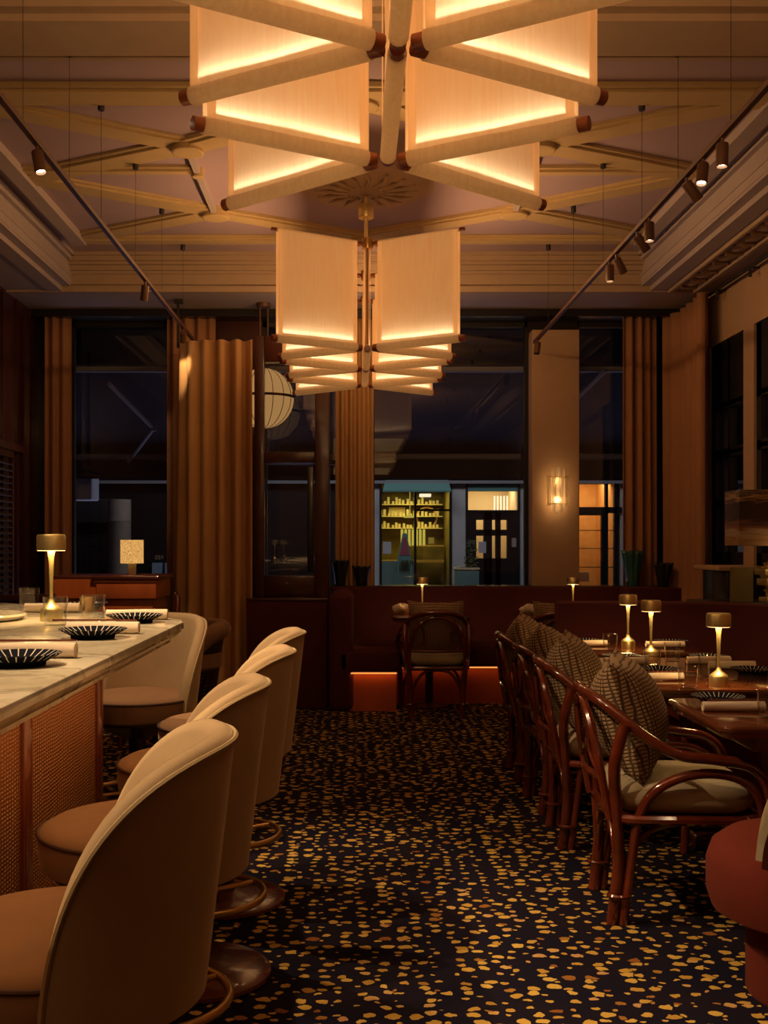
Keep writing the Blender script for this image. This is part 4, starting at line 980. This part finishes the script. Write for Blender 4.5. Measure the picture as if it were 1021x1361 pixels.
_e = N(nt, 'ShaderNodeEmission', Strength=0.9); L(nt, _r.outputs['Color'], _e.inputs['Color']); L(nt, _e.outputs[0], out.inputs['Surface'])
sh.build('lamp_shade', hm, hl)
point('host_lamp_light', (-1.615, 7.95, 1.058+0.17), 3.0, WARM, 0.03)
# dark shutters on the left wall
for i, y in enumerate((7.75, 8.15, 8.55)):
    t = thing('shutter', ('louvred dark shutter on the timber wall, nearest the camera', 'louvred dark shutter on the timber wall, middle of three', 'louvred dark shutter on the timber wall, nearest the window')[i], 'shutter', (XL+0.03, y, 0.6), group='louvred shutters on the timber wall')
    f = MB().box(0, 0.03, -0.19, -0.15, 0, 1.42).box(0, 0.03, 0.15, 0.19, 0, 1.42).box(0, 0.03, -0.15, 0.15, 0, 0.05).box(0, 0.03, -0.15, 0.15, 1.37, 1.42).build('frame', 'dark_mahogany', t)
    s = MB()
    for k in range(26): s.bar((0.015, -0.15, 0.07+0.05*k), (0.015, 0.15, 0.07+0.05*k), 0.036, 0.006, (0.55, 0, 0.84))
    s.build('louvres', 'shutter_slat', t)

# ------------------------------------------------------------------ ledge objects
def vase(x, y, h, r, mat, label, flute):
    n = 40; prof = [(0.55, 0.0), (0.6, 0.03), (0.72, 0.4), (0.9, 0.8), (1.0, 1.0), (0.95, 1.0), (0.8, 0.7), (0.5, 0.06)]
    def fn(u, v):
        k = v*(len(prof)-1); i = min(int(k), len(prof)-2); f = k-i
        rr = prof[i][0]*(1-f)+prof[i+1][0]*f; z = prof[i][1]*(1-f)+prof[i+1][1]*f
        a = 2*pi*u; rr *= 1+flute*sin(9*a)*z
        return (r*rr*cos(a), r*rr*sin(a), h*z*(1+0.10*flute*5*sin(9*a)*max(0, z-0.6)))
    o = MB().grid(fn, 108, 14).lathe([(0, 0.002), (r*0.55, 0.002)], 24, caps=False).build('vase', mat, None, (x, y, 0.92), ang=180)
    tag(o, label, 'vase')
struct(MB().box(-0.2, 2.72, 9.36, 9.6, 0.88, 0.92).build('trim_11', 'black_wood'))
vase(-0.115, 9.44, 0.22, 0.072, 'black_metal', 'tall black pleated vase on the ledge beside the vestibule', 0.10)
vase(0.07, 9.44, 0.17, 0.076, 'black_metal', 'shorter black pleated vase on the ledge below the ochre curtain', 0.12)
vase(2.38, 9.30, 0.30, 0.085, 'teal_glass', 'tall teal glass vase with crimped rim beside the rust curtain', 0.14)
vase(2.60, 9.15, 0.20, 0.075, 'black_metal', 'dark crimped vase in the room corner before the rust curtain', 0.16)
sb_ = MB().rbox(2.25, 2.70, 8.95, 9.28, 0.0, 0.92, 0.01); struct(sb_.build('trim_12', 'velvet_maroon'))
cs = thing('console', 'dark console with pale top edge against the plaster wall', 'console', (2.66, 7.75, 0))
MB().rbox(-0.10, 0.19, -0.25, 0.25, 0.0, 1.10, 0.01).build('body', 'black_wood', cs)
MB().rbox(-0.16, 0.20, -0.28, 0.28, 1.10, 1.13, 0.005).build('console_top', 'wall_plaster', cs)
cb = thing('low_cabinet', 'low dark cabinet behind the booth carrying the painted lamp', 'cabinet', (2.50, 6.86, 0))
MB().rbox(-0.32, 0.33, -0.20, 0.20, 0.0, 0.90, 0.01).build('body', 'dark_mahogany', cb)
MB().rbox(-0.34, 0.345, -0.22, 0.22, 0.90, 0.93, 0.006).build('cabinet_top', 'black_wood', cb)
mf = MB().bar((2.40-0.075, 6.72, 1.035), (2.40+0.055, 6.70, 1.035), 0.008, 0.21, (0, 0, 1)).bar((2.40-0.075, 6.72, 1.035), (2.40-0.05, 6.80, 1.035), 0.006, 0.21)
tag(mf.build('menu_folder', 'olive_cloth'), 'olive cloth menu folder standing beside the painted lamp', 'menu')
pl_ = thing('painted_lamp', 'brass tiered lamp with painted box shade, cut by the frame edge', 'table lamp', (2.60, 6.72, 0.93))
bs = MB()
for k, (w, hh) in enumerate(((0.07, 0.03), (0.045, 0.03), (0.06, 0.02), (0.04, 0.02), (0.085, 0.045), (0.075, 0.02), (0.09, 0.04), (0.065, 0.012), (0.06, 0.012), (0.05, 0.012), (0.04, 0.012), (0.03, 0.03))):
    z = sum(x for x in (0.03, 0.03, 0.02, 0.02, 0.045, 0.02, 0.04, 0.012, 0.012, 0.012, 0.012, 0.03)[:k]); ox = 0.008*((k % 3)-1)
    bs.rbox(-w+ox, w+ox, -w, w, z, z+hh*0.94, 0.003)
bs.tube([(0, 0, 0.28), (0, 0, 0.45)], 0.008, 8)
bs.build('base', 'brass', pl_)
MB().rbox(-0.27, 0.25, -0.13, 0.13, 0.345, 0.685, 0.006).build('lamp_shade', 'brushed_bands', pl_, None)
point('painted_lamp_light', (2.6, 6.52, 1.22), 0.5, WARM, 0.03)

# ------------------------------------------------------------------ street outside
YF = 17.0
def fx(px): return (px-CX)*YF/F
def fzz(py): return H+(CY-py)*YF/F
struct(MB().box(-12, 12, YW+0.14, 26, -0.15, -0.02).build('ground', 'asphalt'))
fc = MB()
fc.box(-12, 12, YF, YF+0.4, fzz(642), 7.5)
struct(fc.build('exterior_fascia', 'night_fascia'))
ww = MB()
ww.box(fx(485), fx(505), YF, YF+0.3, -0.02, fzz(642)).box(fx(601), fx(619), YF, YF+0.3, -0.02, fzz(642)).box(fx(691), fx(766), YF, YF+0.3, -0.02, fzz(642)).box(fx(825), 12, YF, YF+0.3, -0.02, fzz(642))
struct(ww.build('exterior_wall', 'white_render'))
lw = MB().box(-12, fx(300), YF+0.05, YF+0.3, -0.02, fzz(642)).box(fx(300), fx(485), YF+0.02, YF+0.3, -0.02, fzz(642))
struct(lw.build('exterior_shopfront_wall', 'black_paint'))
fs = MB().box(-12, 12, YF-0.08, YF, fzz(643), fzz(639)); struct(fs.build('trim_13', 'grey_steel'))
# yellow-lit shop
x0, x1 = fx(505), fx(601)
shp = thing('shop_window', 'teal and black shop window with yellow lit interior across the street', 'shop window', ((x0+x1)/2, YF, 0))
def sx(px): return fx(px)-(x0+x1)/2
MB().box(sx(505), sx(601), 1.6, 1.7, 0, 2.6).box(sx(505)-0.05, sx(505), 0.1, 1.7, 0, 2.6).box(sx(601), sx(601)+0.05, 0.1, 1.7, 0, 2.6).box(sx(505), sx(601), 0.1, 1.7, 2.2, 2.3).build('interior_wall', 'shop_yellow', shp)
fr = MB()
for px in (506, 552, 599): fr.box(sx(px)-0.018, sx(px)+0.018, -0.02, 0.05, 0, fzz(640))
fr.box(sx(552), sx(599), -0.02, 0.05, fzz(678)-0.015, fzz(678)+0.015).box(sx(506), sx(599), -0.02, 0.05, fzz(640)-0.03, fzz(640))
fr.build('frame', 'black_paint', shp)
MB().box(sx(507), sx(550), -0.01, 0.04, 0, fzz(746)).build('lower_panel', 'teal_paint', shp)
MB().box(sx(507), sx(598), 0.01, 0.016, 0.3, fzz(642)).build('glass', 'window_glass', shp)
aw = MB().add([(sx(508), -0.30, fzz(655)), (sx(598), -0.30, fzz(655)), (sx(596), 0.0, fzz(638)), (sx(512), 0.0, fzz(638)), (sx(508), -0.30, fzz(653)), (sx(598), -0.30, fzz(653)), (sx(598), 0, fzz(653)), (sx(508), 0, fzz(653))],
              [(0,1,2,3), (0,1,5,4), (1,2,6), (0,3,7), (4,5,6,7)])
aw.build('canvas_hood', 'teal_canvas', shp)
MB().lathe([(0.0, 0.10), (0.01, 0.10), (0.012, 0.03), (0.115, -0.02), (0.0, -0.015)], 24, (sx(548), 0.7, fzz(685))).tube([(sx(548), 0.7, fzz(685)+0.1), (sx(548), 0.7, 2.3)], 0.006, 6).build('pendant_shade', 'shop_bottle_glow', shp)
MB().tube([(sx(576)+0.17*cos(2*pi*i/32), 1.5, fzz(685)+0.17*sin(2*pi*i/32)) for i in range(32)], 0.018, 6, closed=True).build('mirror_ring', 'shop_ochre', shp)
MB().tube([(sx(576), 1.53, fzz(685)), (sx(576), 1.55, fzz(685))], 0.16, 32).build('mirror', 'black_metal', shp)
for i in range(7): MB().lathe([(0, 0), (0.022, 0), (0.022, 0.26), (0.0, 0.27)], 10, (sx(539+5.2*i), 1.2, fzz(725))).build('bottle', 'shop_bottle_glow', shp)  # bottles are no lamps; emission added so they show inside the shop
MB().box(sx(507), sx(598), 1.05, 1.4, fzz(746)-0.04, fzz(746)).box(sx(536), sx(598), 1.1, 1.35, fzz(725)-0.02, fzz(725)).build('shelf', 'shop_ochre', shp)
sh_ = MB()
rn_ = random.Random(9)
for r_ in range(3):
    sh_.box(sx(508), sx(598), 1.38, 1.6, 1.52+0.2*r_, 1.535+0.2*r_)
    for q_ in range(16):
        xq = sx(510+5.4*q_+rn_.uniform(-1, 1)); sh_.box(xq-0.02, xq+0.02, 1.42, 1.5, 1.535+0.2*r_, 1.575+0.2*r_+rn_.uniform(0, 0.08))
sh_.build('stocked_shelf', 'shop_cream', shp)
MB().box(sx(575), sx(583), 0.9, 0.92, fzz(723), fzz(714)).box(sx(521), sx(545), 1.55, 1.58, fzz(682), fzz(670)).build('picture_frame', 'shop_cream', shp)
MB().box(sx(560), sx(575), 0.3, 0.5, fzz(659), fzz(655)).build('ceiling_light', 'neon_tube', shp)
area('shop_light', ((x0+x1)/2, YF+0.8, 2.15), 0.8, 0.6, 17, (1.0, 0.78, 0.16))
pn = MB().box(sx(509), sx(520), -0.012, -0.006, fzz(736), fzz(720)).build('paper_notice', 'paper_white', None, ((x0+x1)/2, YF-0.02, 0)); tag(pn, 'white paper notice stuck in the yellow lit shop window', 'notice')
ab = thing('sandwich_board', 'tapering pink and green board standing in the yellow lit shop window', 'sign board', (fx(537.5), YF-0.12, 0))
def trap(yq, a, d, z0, z1): return MB().add([(-a, yq, z0), (a, yq, z0), (d, yq, z1), (-d, yq, z1), (-a, yq+0.02, z0), (a, yq+0.02, z0), (d, yq+0.02, z1), (-d, yq+0.02, z1)], [(0,1,2,3), (7,6,5,4), (0,4,5,1), (1,5,6,2), (2,6,7,3), (3,7,4,0)])
trap(0, 0.115, 0.03, fzz(746), fzz(709)).build('board', 'teal_canvas', ab); trap(-0.006, 0.075, 0.02, fzz(738), fzz(714)).build('poster', 'pink_board', ab)
MB().box(-0.11, -0.09, 0.0, 0.02, -0.02, fzz(746)).box(0.09, 0.11, 0, 0.02, -0.02, fzz(746)).build('leg', 'teal_canvas', ab)
# black door with lit transom
dr = thing('street_door', 'black street door with four lit panes below a bright transom', 'door', (fx(655), YF, 0))
def dx(px): return fx(px)-fx(655)
MB().box(dx(619), dx(633), -0.02, 0.08, 0, fzz(680)).box(dx(643), dx(654), -0.02, 0.08, 0, fzz(680)).box(dx(674), dx(691), -0.02, 0.08, 0, fzz(680)).box(dx(633), dx(674), -0.02, 0.08, 0, fzz(742)).box(dx(633), dx(674), -0.02, 0.08, fzz(712), fzz(704)).box(dx(633), dx(674), -0.02, 0.08, fzz(691), fzz(680)).box(dx(663)-0.05, dx(663)+0.03, -0.02, 0.08, 0.3, fzz(680)).build('door_leaf', 'black_paint', dr)
MB().box(dx(619), dx(691), -0.03, 0.08, fzz(681), fzz(678)).box(dx(619), dx(622), -0.03, 0.08, fzz(680), fzz(641)).box(dx(688), dx(691), -0.03, 0.08, fzz(680), fzz(641)).build('transom_frame', 'black_paint', dr)
MB().box(dx(621), dx(689), -0.02, 0.04, fzz(653), fzz(642)).build('transom_head', 'teal_canvas', dr)
MB().box(dx(689), dx(692), 0.1, 1.2, 0, 2.6).box(dx(618), dx(620), 0.1, 1.2, 0, 2.6).box(dx(619), dx(691), 1.2, 1.25, 0, 2.6).box(dx(619), dx(691), 0.1, 1.2, 2.28, 2.32).build('hall_wall', 'shop_cream', dr)
for i in range(5): MB().tube([(dx(664+4.4*i), 0.6, fzz(678)), (dx(664+4.4*i), 0.6, fzz(657))], 0.012, 8).build('light_tube', 'neon_tube', dr)
area('hall_light', (fx(655), YF+0.6, 2.22), 0.6, 0.5, 9, (1.0, 0.74, 0.40))
MB().box(dx(636), dx(646), -0.026, -0.021, fzz(735), fzz(720)).build('paper_sheet', 'paper_white', dr)
MB().box(dx(680), dx(686), -0.03, -0.021, fzz(727), fzz(715)).build('name_plate', 'column_stone', dr)
pt = thing('street_planter', 'teal square planter with small shrub between the shop and the black door', 'planter', (fx(617), YF-0.42, 0))
MB().rbox(-0.18, 0.17, -0.16, 0.16, -0.02, fzz(751)-0.03, 0.01).build('tub', 'teal_paint', pt)
MB().rbox(-0.19, 0.18, -0.17, 0.17, fzz(751)-0.06, fzz(751)-0.03, 0.006).build('rim', 'shop_cream', pt)
lf = MB(); rn = random.Random(4)
for i in range(150):
    a, r_ = rn.uniform(0, 2*pi), rn.uniform(0, 0.11); z = fzz(751)-0.02+rn.uniform(0, 0.40)
    r_ *= 1.15-(z-fzz(751))*1.2; c = Vector((0.06+r_*cos(a), r_*sin(a), z)); e = Vector((rn.uniform(-1,1), rn.uniform(-1,1), rn.uniform(-0.5,1))).normalized()*0.03; s_ = e.orthogonal().normalized()*0.012
    lf.add([c-e, c+s_, c+e, c-s_], [(0,1,2,3)])
lf.build('shrub', 'leaf_green', pt, smooth=False)
# orange-lit doorway across the street
od = thing('lit_doorway', 'black framed glass doorway glowing orange beyond the narrow window', 'shop front', (fx(796), YF, 0))
def ox_(px): return fx(px)-fx(796)
MB().box(ox_(764), ox_(766), 0.1, 1.4, 0, 2.6).box(ox_(819), ox_(822), 0.1, 1.4, 0, 2.6).box(ox_(766), ox_(826), 1.4, 1.45, 0, 2.6).box(ox_(766), ox_(826), 0.1, 1.4, 2.4, 2.45).build('interior_wall', 'shop_ochre', od)
f = MB()
f.box(ox_(760), ox_(826), -0.03, 0.05, fzz(682), fzz(674)).box(ox_(804), ox_(808), -0.03, 0.05, -0.02, fzz(640)).box(ox_(816), ox_(820), -0.03, 0.05, -0.02, fzz(640)).box(ox_(799), ox_(804), -0.03, 0.05, -0.02, fzz(682))
f.box(ox_(760), ox_(799), -0.03, 0.05, fzz(685), fzz(682)).box(ox_(760), ox_(768), -0.03, 0.05, -0.02, fzz(642))
for y in (705, 729, 754): f.box(ox_(766), ox_(818), -0.02, 0.03, fzz(y)-0.006, fzz(y)+0.006)
f.build('frame', 'black_paint', od)
MB().box(ox_(766), ox_(777), 0.5, 0.55, fzz(658), fzz(651)).build('ceiling_light', 'neon_tube', od)
MB().box(ox_(769), ox_(796), 0.7, 0.9, fzz(775), fzz(762)).build('counter', 'column_stone', od)
area('doorway_light', (fx(796), YF+0.7, 2.35), 0.6, 0.6, 10, (1.0, 0.66, 0.28))
# left window view
sc_ = MB().lathe([(0.17, -0.02), (0.17, fzz(694)), (0.175, fzz(694)+0.01), (0.17, fzz(693)), (0.17, fzz(666))], 32, (fx(170), YF-0.6, 0)); tag(sc_.build('street_column', 'column_stone'), 'round stone street column seen behind the host desk lamp', 'column')
pv = MB().rbox(fx(96), fx(155), YF-0.1, YF+0.05, fzz(697), fzz(663), 0.04); tag(pv.build('shop_sign_panel', 'dark_panel'), 'dark grey rounded sign panel across the street', 'sign panel')
for k, (a, b) in enumerate(((203, 216), (220, 227))):
    n_ = MB().box(fx(a), fx(b), YF-0.06, YF+0.04, fzz(785), fzz(748)); tag(n_.build('notice_board', 'notice_blue'), ('pale blue notice board next to the street column', 'pale blue notice board nearest the entrance curtain')[k], 'notice board')
wa = MB().rbox(-3.15, -2.82, 11.75, 12.1, 1.75, 2.42, 0.02); tag(wa.build('white_canopy_box', 'white_render'), 'white box end of a canopy just outside the narrow brown curtain', 'canopy')
# folding arm awnings outside the windows
A0, A1 = Vector((0, 9.95, 2.86)), Vector((0, 11.45, 2.17))
def onplane(px, py, dz=-0.04):
    d = Vector(((px-CX)/F, 1.0, (CY-py)/F)); nrm = (A1-A0).cross(Vector((1, 0, 0)))
    k = nrm.dot(A0-Vector((0, 0, H-dz)))/nrm.dot(d); return Vector((0, 0, H))+d*k
def awning(xa, xb, label, arms):
    t = thing('folding_awning', label, 'awning', ((xa+xb)/2, 9.95, 2.86)); o = Vector(((xa+xb)/2, 9.95, 2.86))
    hw = (xb-xa)/2
    MB().add([(-hw, 0, 0.05), (hw, 0, 0.05), (hw, 1.5, -0.64), (-hw, 1.5, -0.64), (-hw, 0, 0.06), (hw, 0, 0.06), (hw, 1.5, -0.63), (-hw, 1.5, -0.63)], [(0,1,2,3), (4,5,6,7), (0,1,5,4), (2,3,7,6), (0,3,7,4), (1,2,6,5)]).build('canvas', 'navy_awning', t, smooth=False)
    MB().rbox(-hw, hw, -0.04, 0.03, -0.015, 0.035, 0.01).build('cassette', 'grey_steel', t)
    MB().tube([(-hw, 1.5, -0.67), (hw, 1.5, -0.67)], 0.035, 12).build('front_bar', 'grey_steel', t)
    MB().box(-hw, hw, 1.49, 1.50, -0.90, -0.69).build('valance', 'navy_awning', t)
    for pts in arms:
        P = [onplane(*p)-o for p in pts]
        MB().tube(P[:2], 0.022, 10).tube(P[1:], 0.020, 10).lathe([(0, -0.03), (0.032, -0.03), (0.032, 0.03), (0, 0.03)], 12, P[1]).build('folding_arm', 'grey_steel', t)
awning(-3.6, -1.2, 'navy folding arm awning outside the window behind the host desk', [((145, 510), (204, 569), (171, 614))])
awning(-0.9, 1.75, 'navy folding arm awning outside the middle windows', [])
awning(1.9, 3.6, 'navy folding arm awning outside the narrow window by the sconce', [((806, 491), (766, 531), (758, 542))])
# mirrored shop lettering on the window glass
def lettering(txt, x, z, size, mat, label, y=YW+0.052):
    c = bpy.data.curves.new('window_lettering', 'FONT'); c.body = txt; c.size = size; c.extrude = 0.0008; c.align_x = 'CENTER'
    o = bpy.data.objects.new('window_lettering', c); COL.objects.link(o); o.location = (x, y, z); o.rotation_euler = (pi/2, 0, pi)
    me = bpy.data.meshes.new_from_object(o); bpy.data.objects.remove(o); me.materials.clear(); me.materials.append(M[mat])
    o = bpy.data.objects.new('window_lettering', me); COL.objects.link(o); o.location = (x, y, z); o.rotation_euler = (pi/2, 0, pi)
    tag(o, label, 'lettering')
lettering('RES', 0.475, 1.085, 0.075, 'black_paint', 'mirrored black lettering on the middle window glass')
lettering('RES', -1.72, 1.145, 0.05, 'paper_white', 'mirrored pale lettering on the window glass behind the desk lamp')

# ------------------------------------------------------------------ light outside, world, camera
area('street_fill', (0.5, 14.2, 5.2), 6.0, 1.0, 70, (1.0, 0.95, 0.95), (0, 0.75, -1))  # unseen area lamp added to light the facade across the street
area('street_bounce', (0.0, 12.6, 0.1), 8.0, 1.6, 42, (0.62, 0.62, 1.0), (0, -0.55, 1))  # unseen bluish fill added to lift the awnings and rear soffit
W = bpy.data.worlds.new('night'); S.world = W; W.use_nodes = True
bg = W.node_tree.nodes['Background']; bg.inputs['Color'].default_value = (0.22, 0.24, 0.55, 1); bg.inputs['Strength'].default_value = 0.03
cam = bpy.data.cameras.new('camera'); co_ = bpy.data.objects.new('camera', cam); COL.objects.link(co_)
co_.location = (0, 0, H); co_.rotation_euler = (pi/2, 0, 0)
cam.sensor_fit = 'VERTICAL'; cam.sensor_height = 36.0; cam.lens = 36.0*F/1361.0
cam.shift_x = (510.5-CX)/1361.0; cam.shift_y = (CY-680.5)/1361.0
cam.clip_start = 0.05; cam.clip_end = 100
S.camera = co_
S.view_settings.view_transform = 'Standard'; S.view_settings.look = 'None'
S.view_settings.exposure = 0.0; S.view_settings.gamma = 1.0; S.view_settings.use_curve_mapping = False
S.cycles.use_denoising = True
S.cycles.max_bounces = 8; S.cycles.diffuse_bounces = 4; S.cycles.glossy_bounces = 4; S.cycles.transparent_max_bounces = 16; S.cycles.transmission_bounces = 6
S.cycles.caustics_reflective = False; S.cycles.caustics_refractive = False
S.cycles.sample_clamp_indirect = 3.0
S.cycles.use_light_tree = True
